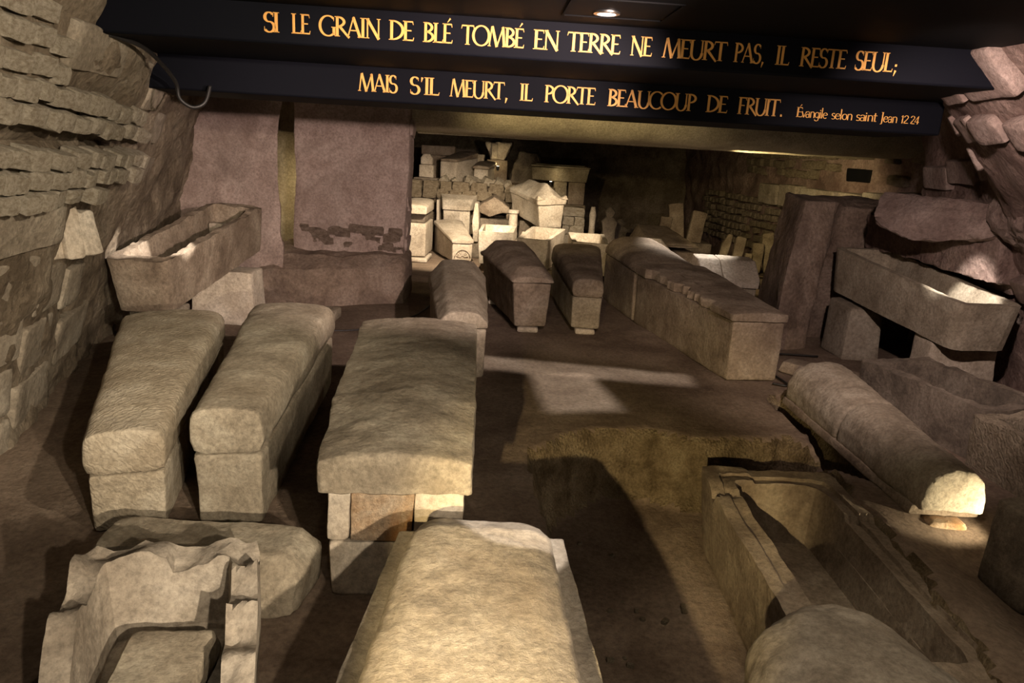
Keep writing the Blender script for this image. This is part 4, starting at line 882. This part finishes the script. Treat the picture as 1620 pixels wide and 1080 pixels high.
for i, (x, y, z, lb) in enumerate(((-.46, 14.12, 1.38, 'tiny yellow spotlight in front of the leafy capital'), (.52, 13.2, 1.19, 'tiny yellow spotlight below the upper sarcophagus corner'))):
    t = thing('spotlight', lb, 'lamp', (x, y, z)); lathe('housing', [(.02, -.05), (.03, 0), (.03, .03)], 'cable', t, 12); lathe('lens', [(.026, .031), (.02, .033)], 'lampglow', t, 12)
    d = bpy.data.lights.new('bulb', 'POINT'); d.energy = 1.6; d.color = YEL; d.shadow_soft_size = .02; lo = bpy.data.objects.new('bulb', d); COL.objects.link(lo); lo.parent = t; lo.location = (0, -.03, .08)

# lapidary fragments on a dark pallet by the rubble wall
t = thing('pallet', 'low dark wooden pallet carrying leaning stone fragments', 'pallet', (3.62, 11.55, 0), -.12)
for k in range(4): block('board', -.42, .42, -.30 + k * .16, -.17 + k * .16, .03, .055, 'wood', t, 0, res=.2, r=.005, amp=0, fine=0)
for xx in (-.34, .30): block('runner', xx, xx + .06, -.3, .3, 0, .03, 'wood', t, 0, res=.2, r=.005, amp=0, fine=0)
FR = [(-.37, -.02, .20, .10, .22, .1, 'pointed'), (-.30, -.2, .10, .08, .26, 0, 'small upright'), (-.12, .12, .16, .1, .52, .15, 'cube-topped'), (-.16, -.25, .14, .08, .20, -.1, 'squat triangular'), (-.03, -.22, .11, .09, .30, .05, 'narrow split'),
      (.12, -.16, .17, .1, .46, 0, 'broad split'), (.33, -.08, .20, .1, .62, -.14, 'tall wedge-shaped'), (-.32, .16, .14, .09, .56, .2, 'slender pointed')]
for i, (dx, dy, wd, dp, ht, tl, ad) in enumerate(FR):
    o = loft('carved_fragment', [box_poly(-wd / 2 * .8, wd / 2 * .8, -dp / 2, dp / 2, 0), box_poly(-wd / 2, wd / 2, -dp / 2, dp / 2, ht * .7), box_poly(-wd / 2 * (.2 if 'point' in ad or 'tri' in ad else .9), wd / 2 * .9, -dp / 2, dp / 2, ht)], 'rubble_dark', None, res=.05, r=.02, amp=.015, freq=5, seed=360 + i)
    o.location = (3.62 + dx * 1.12, 11.55 + dy, .072); o.rotation_euler = (-.08, tl, -.1); tag(o, '%s carved stone fragment leaning on the dark pallet' % ad, 'fragment', 'stone fragments on the pallet')
for i, (x, wd, ht, tl, lb) in enumerate(((2.82, .26, .66, -.12, 'tall grooved slab leaning by the rubble wall'), (3.10, .26, .54, .16, 'wide slab leaning right of the tall grooved slab'), (2.55, .2, .42, .1, 'short slab left of the tall grooved slab'))):
    o = loft('leaning_slab', [box_poly(-wd / 2, wd / 2, -.07, .07, 0), box_poly(-wd / 2, wd / 2, -.07, .07, ht)], 'lime_brown', None, res=.06, r=.03, amp=.015, seed=380 + i); o.location = (x, 13.0 - i * .02, .32); o.rotation_euler = (-.15, tl, 0); tag(o, lb, 'slab', 'slabs leaning by the rubble wall')
prop('low dark platform under the leaning slabs', 2.3, 3.4, 12.8, 13.4, 0, .32, 'lime_dark', 21)

# stone lit behind the slit of the left pier and its little black lamp
o = loft('rock_mass', [box_poly(-.5, .45, -.2, .2, 0), box_poly(-.45, .4, -.2, .2, 1.0), box_poly(-.4, .3, -.15, .15, 1.8)], 'lime_pale', None, res=.08, r=.08, amp=.05, seed=390); o.location = (-2.85, 9.7, 0); tag(o, 'yellow lit stone wall seen through the narrow slit', 'rock')
t = thing('spotlight', 'small black lamp inside the narrow slit beside the plastered pier', 'lamp', (-2.60, 8.75, .94)); lathe('housing', [(.05, .0), (.05, .12), (.03, .14)], 'cable', t, 14); block('stem', -.015, .015, -.015, .015, -.94, 0, 'cable', t, 0, res=.2, r=.003, amp=0, fine=0)
d = bpy.data.lights.new('bulb', 'POINT'); d.energy = 8; d.color = YEL; d.shadow_soft_size = .03; lo = bpy.data.objects.new('bulb', d); COL.objects.link(lo); lo.parent = t; lo.location = (-.05, .28, .1)

# cables
tag(tube('cable', smooth_path([(-2.16, 3.98, 2.20), (-2.1, 4.2, 2.17), (-2.11, 4.45, 2.10), (-2.12, 4.62, 2.02), (-2.12, 4.66, 1.93), (-2.06, 4.70, 1.885), (-2.0, 4.74, 1.92), (-1.98, 4.78, 2.02)]), .012, 'cable'), 'black cable looping below the beam at the left wall', 'cable')
tag(tube('cable', smooth_path([(-2.3, 6.6, .012), (-2.0, 6.5, .012), (-1.4, 6.7, .012), (-1.05, 7.3, .012), (-.9, 8.2, .012)]), .008, 'cable'), 'thin black cable on the floor below the plastered pier', 'cable')
tag(tube('cable', smooth_path([(2.15, 5.70, .012), (2.27, 5.68, .012), (2.24, 6.1, .012), (2.36, 6.62, .012), (2.9, 6.66, .012)]), .009, 'cable'), 'thin black cable on the floor right of the long sarcophagus', 'cable')
